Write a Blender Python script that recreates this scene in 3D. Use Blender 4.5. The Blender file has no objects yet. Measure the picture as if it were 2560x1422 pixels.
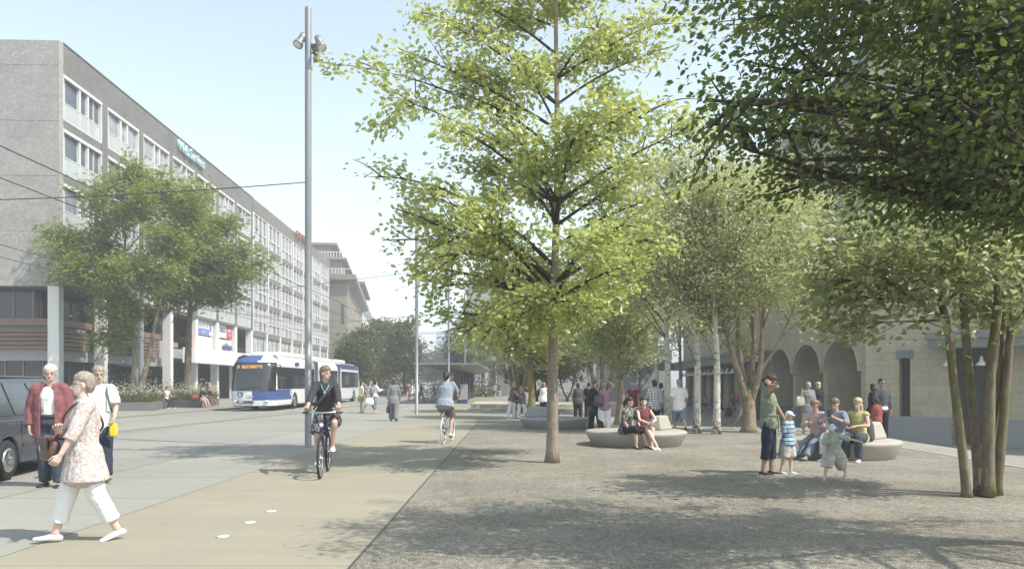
import bpy, bmesh, math, random
import numpy as np
from mathutils import Vector as V, Matrix, Euler, Quaternion
random.seed(7); RNG = np.random.default_rng(7)
S = bpy.context.scene; COL = S.collection
PI = math.pi; R = math.radians
# ------------------------------------------------------------------ camera
CAMH = 1.55; F = 1900.0; CX = 1280.0; HY = 958.0
cd = bpy.data.cameras.new('camera'); cam = bpy.data.objects.new('camera', cd); COL.objects.link(cam)
cam.location = (0, 0, CAMH); cam.rotation_euler = (R(90), 0, 0)
cd.sensor_width = 36; cd.lens = 36 * F / 2560; cd.shift_y = (HY - 711) / 2560
cd.clip_start = .1; cd.clip_end = 3000
S.camera = cam
# ------------------------------------------------------------------ sky, sun, exposure
SUN_EL, SUN_AZ = 52.0, 115.0          # azimuth clockwise from +Y
w = bpy.data.worlds.new('World'); S.world = w; w.use_nodes = True
wn = w.node_tree
sky = wn.nodes.new('ShaderNodeTexSky'); sky.sky_type = 'NISHITA'; sky.sun_disc = False
sky.sun_elevation = R(SUN_EL); sky.sun_rotation = R(SUN_AZ)
sky.air_density = 1.0; sky.dust_density = 1.2; sky.ozone_density = 1.0; sky.altitude = 400
bg = wn.nodes['Background']; bg.inputs['Strength'].default_value = .107
hs = wn.nodes.new('ShaderNodeHueSaturation'); hs.inputs['Saturation'].default_value = .56; hs.inputs['Hue'].default_value = .472
wn.links.new(sky.outputs[0], hs.inputs['Color']); wn.links.new(hs.outputs[0], bg.inputs['Color'])
ld = bpy.data.lights.new('sun', 'SUN'); ld.energy = 2.4; ld.angle = R(.6); ld.color = (1, .945, .85)
sun = bpy.data.objects.new('sun', ld); COL.objects.link(sun)
sd = V((math.sin(R(SUN_AZ)) * math.cos(R(SUN_EL)), math.cos(R(SUN_AZ)) * math.cos(R(SUN_EL)), math.sin(R(SUN_EL))))
sun.rotation_euler = sd.to_track_quat('Z', 'Y').to_euler(); sun.location = (40, 0, 60)
S.view_settings.view_transform = 'Standard'; S.view_settings.look = 'None'
S.view_settings.exposure = 1.5; S.view_settings.gamma = 1
# ------------------------------------------------------------------ pixel helpers
def sstep(a, b, x):
    t = min(1, max(0, (x - a) / (b - a))); return t * t * (3 - 2 * t)
def H(x, y):                        # ground height: the square dips towards the station
    near = sstep(10.2, 16, x); far = sstep(1.5, 15, x)
    k = sstep(26, 36, y)
    return -1.08 * (near * (1 - k) + far * k) + .9 * sstep(110, 230, y) * sstep(-2, -12, x) * 0
def G(px, py):                      # ground point seen at a pixel
    d = V(((px - CX) / F, 1, -(py - HY) / F)); t = 2.0; o = V((0, 0, CAMH)); st = .25
    while t < 900:
        p = o + d * t
        if p.z <= H(p.x, p.y):
            lo, hi = t - st, t
            for _ in range(20):
                m = (lo + hi) / 2; q = o + d * m
                if q.z <= H(q.x, q.y): hi = m
                else: lo = m
            return o + d * hi
        st = .25 if t < 60 else 1.5; t += st
    return o + d * t
def P(px, py, z): return V(((px - CX) * z / F, z, CAMH - (py - HY) * z / F))
# ------------------------------------------------------------------ mesh builder
class MB:
    def __init__(s): s.v = []; s.f = []; s.sm = []; s.mi = []
    def add(s, vs, fs, smooth=False, mi=0):
        b = len(s.v); s.v.extend([tuple(v) for v in vs])
        for f in fs: s.f.append(tuple(i + b for i in f)); s.sm.append(smooth); s.mi.append(mi)
        return s
    def box(s, x0, x1, y0, y1, z0, z1, mi=0, M=None):
        vs = [V((x, y, z)) for z in (z0, z1) for y in (y0, y1) for x in (x0, x1)]
        if M is not None: vs = [M @ v for v in vs]
        return s.add(vs, [(0, 2, 3, 1), (4, 5, 7, 6), (0, 1, 5, 4), (2, 6, 7, 3), (0, 4, 6, 2), (1, 3, 7, 5)], False, mi)
    def cbox(s, c, d, mi=0, M=None):
        return s.box(c[0]-d[0]/2, c[0]+d[0]/2, c[1]-d[1]/2, c[1]+d[1]/2, c[2]-d[2]/2, c[2]+d[2]/2, mi, M)
    def bar(s, a, b, wx, wy, up=V((0, 0, 1)), mi=0):
        a = V(a); b = V(b); t = (b - a).normalized(); l = t.cross(up)
        if l.length < 1e-4: l = t.cross(V((1, 0, 0)))
        l.normalize(); u = l.cross(t)
        vs = [p + l * (i * wx / 2) + u * (j * wy / 2) for p in (a, b) for i, j in ((-1, -1), (1, -1), (1, 1), (-1, 1))]
        return s.add(vs, [(0, 1, 2, 3), (7, 6, 5, 4), (0, 4, 5, 1), (1, 5, 6, 2), (2, 6, 7, 3), (3, 7, 4, 0)], False, mi)
    def tube(s, pts, rad, n=8, cap=True, smooth=True, mi=0, jit=0):
        pts = [V(p) for p in pts]; m = len(pts)
        if not hasattr(rad, '__len__'): rad = [rad] * m
        vs = []; prev = None
        for i, p in enumerate(pts):
            t = (pts[min(i + 1, m - 1)] - pts[max(i - 1, 0)]).normalized()
            if prev is None:
                l = t.cross(V((0, 0, 1)));
                if l.length < .02: l = t.cross(V((0, 1, 0)))
            else: l = prev - t * prev.dot(t)
            l.normalize(); prev = l; u = t.cross(l)
            for k in range(n):
                a = 2 * PI * k / n; r = rad[i] * (1 + (random.uniform(-jit, jit) if jit else 0))
                vs.append(p + l * (r * math.cos(a)) + u * (r * math.sin(a)))
        fs = [(i*n+k, i*n+(k+1) % n, (i+1)*n+(k+1) % n, (i+1)*n+k) for i in range(m-1) for k in range(n)]
        if cap: fs += [tuple(range(n))[::-1], tuple((m-1)*n+k for k in range(n))]
        return s.add(vs, fs, smooth, mi)
    def lathe(s, prof, n=24, c=(0, 0, 0), smooth=True, mi=0, M=None, sx=1, sy=1):
        vs = []
        for r, z in prof:
            for k in range(n):
                a = 2*PI*k/n; v = V((r*math.cos(a)*sx, r*math.sin(a)*sy, z))
                if M is not None: v = M @ v
                vs.append(v + V(c))
        m = len(prof)
        fs = [(i*n+k, i*n+(k+1) % n, (i+1)*n+(k+1) % n, (i+1)*n+k) for i in range(m-1) for k in range(n)]
        fs += [tuple(range(n))[::-1], tuple((m-1)*n+k for k in range(n))]
        return s.add(vs, fs, smooth, mi)
    def ell(s, c, r, n=10, m=6, M=None, mi=0):
        prof = [(max(.02, math.sin(PI*i/m)), -math.cos(PI*i/m)) for i in range(m+1)]
        MM = Matrix.Diagonal((*r, 1)).to_3x3()
        if M is not None: MM = M.to_3x3() @ MM
        return s.lathe(prof, n, c, True, mi, MM)
    def prism(s, poly, a, b, axis='x', mi=0, smooth=False):   # poly of 2-D points extruded along axis
        def mk(u, v, t): return {'x': (t, u, v), 'y': (u, t, v), 'z': (u, v, t)}[axis]
        n = len(poly); vs = [mk(u, v, a) for u, v in poly] + [mk(u, v, b) for u, v in poly]
        fs = [(i, (i+1) % n, n+(i+1) % n, n+i) for i in range(n)] + [tuple(range(n))[::-1], tuple(range(n, 2*n))]
        return s.add(vs, fs, smooth, mi)
    def torus(s, c, R0, r, M=None, n=36, m=8, mi=0):          # ring in the local xz plane
        vs = []
        for i in range(n):
            a = 2*PI*i/n
            for j in range(m):
                b = 2*PI*j/m; q = R0 + r*math.cos(b); v = V((q*math.cos(a), r*math.sin(b), q*math.sin(a)))
                vs.append((M @ v if M is not None else v) + V(c))
        fs = [(i*m+j, ((i+1) % n)*m+j, ((i+1) % n)*m+(j+1) % m, i*m+(j+1) % m) for i in range(n) for j in range(m)]
        return s.add(vs, fs, True, mi)
    def mesh(s, name):
        me = bpy.data.meshes.new(name); me.from_pydata(s.v, [], s.f); 
        me.polygons.foreach_set('use_smooth', s.sm); me.polygons.foreach_set('material_index', s.mi)
        bm = bmesh.new(); bm.from_mesh(me); bmesh.ops.recalc_face_normals(bm, faces=bm.faces); bm.to_mesh(me); bm.free()
        me.update(); return me
    def build(s, name, mat, parent=None, bevel=0, loc=None, rot=None):
        me = s.mesh(name)
        for m in (mat if isinstance(mat, (list, tuple)) else [mat]): me.materials.append(m)
        return link(name, me, parent, bevel, loc, rot)
def link(name, me, parent=None, bevel=0, loc=None, rot=None):
    o = bpy.data.objects.new(name, me); COL.objects.link(o)
    if parent is not None: o.parent = parent
    if loc is not None: o.location = loc
    if rot is not None: o.rotation_euler = rot
    if bevel:
        b = o.modifiers.new('bevel', 'BEVEL'); b.width = bevel; b.segments = 2; b.limit_method = 'ANGLE'; b.angle_limit = R(40)
    return o
def tag(o, label=None, cat=None, group=None, kind=None):
    if label: o['label'] = label
    if cat: o['category'] = cat
    if group: o['group'] = group
    if kind: o['kind'] = kind
    return o
def thing(name, label, cat, loc=(0, 0, 0), rz=0, group=None):
    o = bpy.data.objects.new(name, None); COL.objects.link(o); o.location = loc; o.rotation_euler = (0, 0, rz)
    o.empty_display_size = .2
    return tag(o, label, cat, group)
KIDS = {}
def children(o): return [c for c in COL.objects if c.parent == o]
def dup(o, loc=None, rz=None, label=None, parent=None):
    c = o.copy(); COL.objects.link(c)
    if parent is not None: c.parent = parent
    if loc is not None: c.location = loc
    if rz is not None: c.rotation_euler = (0, 0, rz)
    if label: c['label'] = label
    for k in children(o): dup(k, parent=c)
    return c
# ------------------------------------------------------------------ materials
class NT:
    def __init__(s, name):
        s.m = bpy.data.materials.new(name); s.m.use_nodes = True; s.t = s.m.node_tree; s.t.nodes.clear()
        s.out = s.t.nodes.new('ShaderNodeOutputMaterial')
    def n(s, typ, ins=None, **props):
        nd = s.t.nodes.new('ShaderNode' + typ)
        for k, v in props.items(): setattr(nd, k, v)
        for k, v in (ins or {}).items(): s.set(nd.inputs[k], v)
        return nd
    def set(s, sock, v):
        if isinstance(v, bpy.types.NodeSocket): s.t.links.new(v, sock)
        else: sock.default_value = v
    def obj(s): return s.n('TexCoord').outputs['Object']
    def noise(s, scale, vec=None, detail=4, rough=.55):
        return s.n('TexNoise', {'Vector': vec if vec is not None else s.obj(), 'Scale': scale, 'Detail': detail, 'Roughness': rough}).outputs['Fac']
    def mp(s, v, a, b, c, d): return s.n('MapRange', {0: v, 1: a, 2: b, 3: c, 4: d}).outputs[0]
    def math(s, op, a, b=0, c=0):
        return s.n('Math', {0: a, 1: b, 2: c}, operation=op).outputs[0]
    def val(s, col, v):                       # multiply the value of a colour
        return s.n('HueSaturation', {'Color': col, 'Value': v}).outputs[0]
    def mix(s, f, a, b):
        n = s.n('Mix', data_type='RGBA'); s.set(n.inputs[0], f); s.set(n.inputs[6], a); s.set(n.inputs[7], b); return n.outputs[2]
    def ramp(s, f, stops):
        n = s.n('ValToRGB', {0: f}); e = n.color_ramp.elements
        e[0].position, e[0].color = stops[0][0], c4(stops[0][1]); e[1].position, e[1].color = stops[-1][0], c4(stops[-1][1])
        for p, c in stops[1:-1]:
            q = e.new(p); q.color = c4(c)
        return n.outputs[0]
    def xyz(s, v): return s.n('SeparateXYZ', {0: v}).outputs
    def comb(s, x, y, z): return s.n('CombineXYZ', {0: x, 1: y, 2: z}).outputs[0]
    def bump(s, h, st=.3, d=.02): return s.n('Bump', {'Height': h, 'Strength': st, 'Distance': d}).outputs[0]
    def pbr(s, col, rough=.7, normal=None, metal=0, coat=0, spec=.5, **kw):
        b = s.n('BsdfPrincipled', {'Base Color': col if isinstance(col, bpy.types.NodeSocket) else c4(col), 'Roughness': rough, 'Metallic': metal, 'Coat Weight': coat, 'Specular IOR Level': spec, **kw})
        if normal is not None: s.set(b.inputs['Normal'], normal)
        s.t.links.new(b.outputs[0], s.out.inputs[0]); return s.m
def c4(c): return (c[0], c[1], c[2], 1)
MC = {}
def mat(name, col, rough=.7, var=.12, scale=6, bump=0, bscale=60, bd=.01, metal=0, coat=0, spec=.5):
    if name in MC: return MC[name]
    t = NT(name); o = t.obj(); c = c4(col)
    if var: c = t.val(c, t.mp(t.noise(scale, o, 5, .6), .3, .7, 1 - var, 1 + var))
    nm = t.bump(t.noise(bscale, o, 3), bump, bd) if bump else None
    MC[name] = t.pbr(c, rough, nm, metal, coat, spec); return MC[name]
def cloth(name, col, var=.12): return mat('cloth_' + name, col, .9, var, 9, .5, 16, .02, spec=.2)
def stone_blocks(name, c1, c2, mortar, bw, bh, ms=.007, sq=0):   # coursed stone in the local plane (x+y, z)
    t = NT(name); x, y, z = t.xyz(t.obj())
    v = t.comb(t.math('ADD', x, y), z, 0)
    b = t.n('TexBrick', {'Vector': v, 'Color1': c4(c1), 'Color2': c4(c2), 'Mortar': c4(mortar), 'Scale': 1, 'Mortar Size': ms, 'Mortar Smooth': .1, 'Bias': 0, 'Brick Width': bw, 'Row Height': bh})
    c = t.val(b.outputs[0], t.mp(t.noise(1.2, None, 6, .65), .3, .7, .82, 1.15))
    return t.pbr(c, .85, t.bump(t.math('SUBTRACT', t.noise(25), t.math('MULTIPLY', b.outputs[1], 2.)), .5, .01), spec=.25)
def paving(name, c1, c2, jy=2.25, jx=0, jw=.012, rough=.75, streak=True, x0=0, y0=0, jd=.45):
    t = NT(name); o = t.obj(); x, y, z = t.xyz(o)
    big = t.noise(.35, o, 6, .65); st = t.noise(1.0, t.comb(t.math('MULTIPLY', x, .5), t.math('MULTIPLY', y, 3.2), 0), 6, .7)
    fine = t.noise(45, o, 3, .7)
    f = t.mp(t.math('ADD', t.math('MULTIPLY', big, .5), t.math('MULTIPLY', st, .5)), .36, .64, 0, 1)
    c = t.mix(f, c4(c1), c4(c2)); c = t.val(c, t.mp(fine, .3, .7, .93, 1.07))
    def line(v, p, off):
        a = t.math('PINGPONG', t.math('ADD', v, 1000 * p + off), p / 2); return t.math('LESS_THAN', a, jw)
    wn_ = t.n('TexWhiteNoise', {'W': t.math('FLOOR', t.math('DIVIDE', t.math('ADD', t.math('ADD', y, 1000*jy + y0), jy*.0), jy))}, noise_dimensions='1D').outputs[0]
    c = t.val(c, t.mp(wn_, 0, 1, .95, 1.05)); sp_ = t.mp(t.noise(1.7, o, 6, .75), .60, .72, 0, .22); c = t.mix(sp_, c, (.09, .09, .08, 1))
    j = line(y, jy, y0)
    if jx: j = t.math('MAXIMUM', j, line(x, jx, x0))
    c = t.mix(t.math('MULTIPLY', j, jd), c, (.06, .06, .055, 1))
    return t.pbr(c, rough, t.bump(t.math('SUBTRACT', fine, j), .25, .006), spec=.3)
def gravel(name, stops, scale):
    t = NT(name); o = t.obj()
    vo = t.n('TexVoronoi', {'Vector': o, 'Scale': scale}); v2 = t.n('TexVoronoi', {'Vector': o, 'Scale': scale * .45})
    h = t.xyz(vo.outputs['Color'])[0]; h2 = t.xyz(v2.outputs['Color'])[1]
    f = t.math('ADD', t.math('MULTIPLY', h, .6), t.math('MULTIPLY', h2, .4))
    c = t.ramp(f, stops); big = t.noise(.5, o, 6, .7); mid = t.noise(5, o, 4, .7)
    c = t.val(c, t.mp(big, .3, .7, .74, 1.22)); c = t.val(c, t.mp(mid, .3, .7, .88, 1.12))
    hh = t.math('ADD', t.math('MULTIPLY', vo.outputs['Distance'], -1), t.math('MULTIPLY', mid, .8))
    return t.pbr(c, .95, t.bump(hh, .9, .02), spec=.15)
def leafmat(name, dark, mid, light, trans, tr=.42, gloss=.05):
    t = NT(name)
    a = t.n('Attribute', attribute_name='tint'); f = a.outputs['Fac']
    c = t.ramp(f, [(0, dark), (.5, mid), (1, light)])
    tc = t.mix(.45, c, c4(trans))
    d = t.n('BsdfDiffuse', {'Color': c, 'Roughness': .5}); tl = t.n('BsdfTranslucent', {'Color': tc}); g = t.n('BsdfGlossy', {'Color': (1, 1, 1, 1), 'Roughness': .42})
    m1 = t.n('MixShader', {0: tr, 1: d.outputs[0], 2: tl.outputs[0]}); m2 = t.n('MixShader', {0: gloss, 1: m1.outputs[0], 2: g.outputs[0]})
    t.t.links.new(m2.outputs[0], t.out.inputs[0]); return t.m
def bark(name, c1, c2, scale=6, moss=None, zs=.25):
    t = NT(name); x, y, z = t.xyz(t.obj()); v = t.comb(x, y, t.math('MULTIPLY', z, zs))
    n = t.noise(scale * 4, v, 6, .7); c = t.mix(t.mp(n, .35, .65, 0, 1), c4(c1), c4(c2))
    n3 = t.n('TexVoronoi', {'Vector': t.obj(), 'Scale': 30}).outputs['Distance']
    c = t.mix(t.math('MULTIPLY', t.math('LESS_THAN', n3, .16), .5), c, (min(1, c2[0]*1.8), min(1, c2[1]*1.8), min(1, c2[2]*1.7), 1))
    if moss: c = t.mix(t.mp(t.noise(2.2, None, 5, .7), .46, .6, 0, .75), c, c4(moss))
    return t.pbr(c, .95, t.bump(n, .8, .03), spec=.1)
def birchbark():
    t = NT('birch_bark'); x, y, z = t.xyz(t.obj())
    v = t.comb(t.math('MULTIPLY', x, 5), t.math('MULTIPLY', y, 5), t.math('MULTIPLY', z, 16))
    n = t.noise(1, v, 3, .5); mk = t.mp(n, .63, .67, 0, 1)
    low = t.math('MULTIPLY', t.mp(z, .2, 1.3, 1, 0), t.mp(t.noise(9), .5, .56, 0, 1))
    c = t.mix(t.math('MAXIMUM', mk, low), c4((.52, .5, .44)), c4((.15, .135, .115)))
    return t.pbr(t.val(c, t.mp(t.noise(4), .3, .7, .85, 1.12)), .8, t.bump(n, .3, .01), spec=.2)
GLASS = {}
def glass(name, col=(.06, .075, .09), rough=.06, spec=.9, var=.15):
    if name not in GLASS: GLASS[name] = mat('glass_' + name, col, rough, var, 1.5, 0, spec=spec)
    return GLASS[name]
def text(name, body, size, m, parent=None, loc=(0, 0, 0), rot=(0, 0, 0), ext=.02, align='CENTER', sx=1, label=None):
    cu = bpy.data.curves.new(name, 'FONT'); cu.body = body; cu.size = size; cu.extrude = ext; cu.align_x = align; cu.align_y = 'CENTER'; cu.resolution_u = 2
    o = bpy.data.objects.new(name, cu); COL.objects.link(o)
    me = bpy.data.meshes.new_from_object(o.evaluated_get(bpy.context.evaluated_depsgraph_get()))
    bpy.data.objects.remove(o); me.name = name; me.materials.clear(); me.materials.append(m)
    if sx != 1:
        for v in me.vertices: v.co.x *= sx
    o = link(name, me, parent, 0, loc, rot)
    if label: o['label'] = label
    return o
white = mat('white_paint', (.78, .78, .76), .5, .05, 3)
white_panel = mat('white_panel', (.7, .73, .71), .3, .06, 1.2)
metal_grey = mat('grey_metal', (.2, .21, .215), .5, .1, 2, metal=.35)
dark_metal = mat('dark_metal', (.06, .06, .065), .5, .1, 3)
black = mat('black_rubber', (.02, .02, .022), .8, .2, 10)
chrome = mat('bright_metal', (.6, .6, .6), .25, .1, 5, metal=1)
# ================================================================== the ground
def axis(segs):
    out = []
    for a, b, n in segs: out += [a + (b - a) * i / n for i in range(n)]
    return out + [segs[-1][1]]
gx = axis([(-600, -60, 6), (-60, -4, 14), (-4, 20, 48), (20, 60, 8), (60, 600, 6)])
gy = axis([(-40, 16, 14), (16, 44, 56), (44, 100, 14), (100, 1500, 14)])
mb = MB()
mb.add([(x, y, H(x, y)) for y in gy for x in gx], [(j*len(gx)+i, j*len(gx)+i+1, (j+1)*len(gx)+i+1, (j+1)*len(gx)+i) for j in range(len(gy)-1) for i in range(len(gx)-1)], True)
pave = paving('square_paving', (.276, .27, .235), (.22, .22, .198), 2.25, 0, .012)
tag(mb.build('ground', pave), kind='structure')
def sheet(name, pts, z, m): return tag(MB().add([(x, y, z) for x, y in pts], [tuple(range(len(pts)))]).build(name, m), kind='structure')
tan = paving('tan_path', (.29, .266, .20), (.24, .224, .176), 2.25, 0, .011, .8, y0=.3)
sheet('path', [(-4.55, -8), (-1.37, -8), (-1.37, 92), (-4.55, 92)], .004, tan)
band = paving('pale_band', (.29, .283, .243), (.235, .234, .21), 2.25, 0, .012, .75, y0=1.0)
sheet('pavement', [(-6.9, -8), (-4.566, -8), (-4.566, 92), (-6.9, 92)], .004, band)
seam = mat('joint_dark', (.07, .07, .065), .9, .1, 4)
for a, b in ((-4.566, -4.55), (-6.93, -6.9)): sheet('paving_joint', [(a, -8), (b, -8), (b, 92), (a, 92)], .0035, seam)
lane = paving('bus_lane', (.27, .264, .236), (.215, .215, .195), 6.0, 3.1, .008)
sheet('road', [(-13.4, -8), (-9.0, 92), (-9, 300), (-26, 300), (-15.5, 92), (-18.6, -8)], .004, lane)
asph = mat('far_asphalt', (.13, .13, .13), .85, .2, .4, .2, 30)
sheet('street', [(-12, 120), (-4, 120), (2, 700), (-60, 700), (-30, 300)], .012, asph)
grav = gravel('gravel_surface', [(0, (.135, .122, .098)), (.35, (.258, .239, .196)), (.7, (.35, .326, .27)), (1, (.48, .455, .385))], 85)
gpts = [(-1.35, -8), (9.28, -8), (9.28, 22.6), (4.6, 25.8), (-1.35, 30.4)]
sheet('gravel', gpts, .012, grav)
edge = mat('stone_edging', (.31, .29, .24), .8, .15, 3, .2, 40)
def kerb(pts, wd, h, name='kerb', m=edge):
    mb = MB()
    for (x0, y0), (x1, y1) in zip(pts[:-1], pts[1:]): mb.bar((x0, y0, h/2 - .02), (x1, y1, h/2 - .02), wd, h + .04)
    return tag(mb.build(name, m), kind='structure')
kerb([(9.36, -8), (9.36, 22.66)], .14, .02); kerb([(9.3, 22.72), (4.6, 25.92), (-1.35, 30.52)], .2, .03)
kerb([(-1.362, -8), (-1.362, 30.4)], .018, .016, 'steel_edging', dark_metal)
ktac = mat('tactile_kerb', (.20, .195, .17), .9, .25, 30, .6, 90)
kerb([(-13.7, 8), (-12.45, 24.5), (-11.1, 40.9), (-8.9, 88)], .34, .035, 'kerb', ktac)
kerb([(-18.5, 6), (-17.6, 32.7), (-17.1, 45.3), (-15.6, 90)], .3, .06, 'kerb', ktac)
# ================================================================== concrete office building
def aggregate(k):
    t = NT('exposed_aggregate'); o = t.obj(); v = t.n('TexVoronoi', {'Vector': o, 'Scale': 9}); f = t.xyz(v.outputs['Color'])[0]
    v2 = t.n('TexVoronoi', {'Vector': o, 'Scale': 28}); f2 = t.xyz(v2.outputs['Color'])[1]
    c = t.ramp(t.math('ADD', t.math('MULTIPLY', f, .5), t.math('MULTIPLY', f2, .5)), [(0, tuple(k*x for x in (.2, .195, .18))), (.6, tuple(k*x for x in (.265, .26, .245))), (.85, tuple(k*x for x in (.29, .285, .27))), (1, tuple(min(.6, 1.2*k*x) for x in (.5, .5, .48)))])
    c = t.val(c, t.mp(t.noise(.5, o, 6, .65), .3, .7, .85, 1.12))
    return t.pbr(c, .9, t.bump(f2, .35, .02), spec=.2)
AGG = aggregate(1.2); AGG2 = aggregate(.62)
conc = mat('weathered_concrete', (.155, .148, .125), .9, .2, .8, .3, 20)
office = thing('office_building', 'long concrete office building with rows of white framed windows over white columns', 'building', (-27.1, 45.5, 0), R(2.38))
PT, ZW = 5.47, [17.5 - 3.29 * r for r in range(4)]
m1 = MB()
for a, b in ((7.37, 10.66), (10.68, 13.94), (13.96, 17.23), (17.25, 20.55), (20.57, 22.05)): m1.box(-14, 0, -.02, .43, a, b)
m1.box(-13.9, -.05, .02, .4, 7.4, 22); ew = m1.build('end_wall', AGG, office)
m1 = MB(); m1.box(-.42, .0, .43, 38.75, 20.27, 22.05).box(-.5, .05, .43, 38.75, 22.05, 22.12)
for k in range(7):
    y0 = .45 + PT*k + 4.75; m1.box(-.42, .0, y0, .45 + PT*(k+1) if k < 6 else 38.75, 7.37, 20.27)
    for r in range(4): m1.box(-.42, -.03, .45 + PT*k, y0, (ZW[r-1] + 0 if 0 else ZW[r] - .54) if r < 3 else 7.37, ZW[r])
m1.build('wall', AGG2, office); MB().box(-.3, .02, 38.745, 38.825, 7.3, 22.05).build('expansion_joint', mat('joint_black', (.02, .02, .02), .9), office)
m2 = MB(); m2.box(-.42, 0, 38.82, 81.2, 20.6, 22.1)
for r in range(4): m2.box(-.42, -.02, 38.82, 81.2, 16.9 - 3.35*r, 17.55 - 3.35*r)
m2.box(-14, -.0, 81.2, 81.8, 0, 22.1).build('rear_wall', conc, office)
core = MB().box(-13.9, -.6, .44, 81.19, 7.37, 21.7).build('roof', mat('roof_bitumen', (.12, .12, .115), .9), office)
g_up = glass('office', (.13, .145, .175), .08, .7, .35); wfr = mat('window_frame_white', (.58, .58, .57), .5, .05, 3); wpan = mat('window_panel', (.36, .385, .37), .3, .1, .6); g_dk = glass('shop', (.03, .033, .036), .12, .6)
blindm = mat('blind_fabric', (.33, .34, .36), .8, .05, 3); ventm = mat('vent_panel', (.42, .46, .44), .6); dkpan = mat('slate_panel', (.13, .13, .135), .6)
f = MB().box(-.26, -.0, 0, 4.75, 2.55, 2.75).box(-.2, -.05, 0, 4.75, 0, .07).box(-.26, -.02, 0, .1, .07, 2.55).box(-.26, -.02, 4.65, 4.75, .07, 2.55)
for y in (1.95, 2.95): f.box(-.26, -.06, y, y+.16, 1.12, 2.55).box(-.13, -.05, y + .05, y+.1, .07, 1.12)
f.box(-.25, -.16, .42, .47, 1.1, 2.55).box(-.25, -.16, 3.9, 3.94, 1.1, 2.55).box(-.2, -.1, .1, 4.65, 1.08, 1.13)
fm = f.mesh('window'); fm.materials.append(wfr)
PMS = []
for nm_, cl_ in (('office', (.13, .145, .175)), ('office_dark', (.07, .08, .095)), ('office_pale', (.24, .25, .275))):
    pm = MB().box(-.25, -.235, .1, 4.65, 1.1, 2.55).mesh('pane'); pm.materials.append(glass(nm_, cl_, .08, .7, .35)); PMS.append(pm)
sp = MB().box(-.17, -.12, .1, 4.65, .07, 1.09).box(-.13, -.115, .15, .55, .25, .95, 1).box(-.13, -.115, 4.05, 4.5, .25, .95, 1).mesh('spandrel_panel'); sp.materials.append(wpan); sp.materials.append(ventm)
def blind(y0, y1, d):
    b = MB()
    n = int(d / .09)
    for i in range(n): b.box(-.215, -.19, y0, y1, 2.54 - .09*i - .075, 2.54 - .09*i)
    return b
BL = []
for y0, y1, d in ((.5, 1.9, 1.3), (3.15, 3.85, 1.4), (3.15, 4.6, .7), (2.13, 2.9, 1.4), (.5, 1.9, .5), (3.15, 4.6, 1.2), (.15, .4, 1.4), (2.13, 2.9, .8)):
    q = blind(y0, y1, d).mesh('blind'); q.materials.append(blindm); BL.append(q)
for k in range(7):
    for r in range(4):
        wdw = link('window', fm, office, loc=(0, .45 + PT*k, ZW[r])); link('pane', random.choice(PMS), wdw); link('spandrel_panel', sp, wdw)
        if random.random() < .65: link('blind', random.choice(BL), wdw)
W2, H2 = 5.15, 3.05
f = MB().box(-.25, -.03, 0, W2, H2-.12, H2).box(-.25, -.05, 0, W2, 0, .06).box(-.25, -.05, 0, W2, 1.05, 1.17)
for i in range(4): y = i*(W2-.18)/3; f.box(-.25, -.02, y, y+.18, .06, H2-.12)
for i in range(3): y = (i+.5)*(W2-.18)/3+.06; f.box(-.25, -.12, y, y+.07, .06, H2-.12)
f2 = f.mesh('window'); f2.materials.append(wfr)
P2S = []
for nm_ in ('office', 'office_dark', 'office_pale'):
    p2 = MB().box(-.24, -.2, .1, W2-.1, 1.15, H2-.1).mesh('pane'); p2.materials.append(glass(nm_)); P2S.append(p2)
s2 = MB()
for i in range(6):
    y = i*(W2-.18)/6; s2.box(-.22, -.16, y+.05, y+.88, .05, 1.06, (0, 1, 0, 0, 1, 0)[i])
s2 = s2.mesh('spandrel_panel'); s2.materials.append(dkpan); s2.materials.append(wpan)
piers = MB()
for k in range(8): piers.box(-.3, .06, 39.2 + 5.95*k - .5, 39.2 + 5.95*k - .12, 7.37, 20.6)
piers.build('facade_pier', wfr, office)
for k in range(7):
    for r in range(4):
        wdw = link('window', f2, office, loc=(0, 39.2 + 5.95*k, 17.55 - 3.35*r)); link('pane', random.choice(P2S), wdw); link('spandrel_panel', s2, wdw)
colm = mat('column_white', (.66, .67, .65), .6, .06, 1.5)
cm = MB().box(-.66, 0, 0, .55, 0, 7.36).mesh('column'); cm.materials.append(colm)
for k in range(15): link('column', cm, office, loc=(.02, -.1 + (PT*k if k <= 7 else PT*7 + 5.95*(k-7)), 0), bevel=.02)
brown = mat('brown_slats', (.2, .115, .08), .6, .12, 3)
mz = MB().box(-13.8, -2.3, 1.6, 38, 5.2, 7.36).build('mezzanine_glazing', g_dk, office)
for x in (-2.4, -3.6, -5.6, -8, -11): MB().box(x-.04, x+.04, 1.54, 1.59, 5.2, 7.36).build('mullion', metal_grey, office)
for y in np.arange(2, 38, 1.83): MB().box(-2.29, -2.24, y, y+.07, 5.2, 7.36).build('mullion', metal_grey, office)
bb = MB().box(-13.8, -.75, 1.0, 1.25, 5.1, 5.52)
for k in range(3): bb.box(-1.0, -.72, 1.3 + PT*k if k == 0 else PT*k + .5, PT*(k+1) - .15, 5.1, 5.52)
bb.build('balcony_beam', brown, office)
lv = MB()
for i in range(5): lv.box(-13.8, -.95, 1.2, 1.38, 4.72 - i*.26, 4.86 - i*.26)
lv.build('louvre_screen', brown, office)
for k in range(3):
    lv = MB()
    for i in range(5): lv.box(-1.15, -.9, (1.45 if k == 0 else PT*k + .52), PT*(k+1) - .2, 4.72 - i*.26, 4.86 - i*.26)
    lv.build('louvre_screen', brown, office)
greyf = mat('fascia_grey', (.3, .31, .31), .7)
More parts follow.
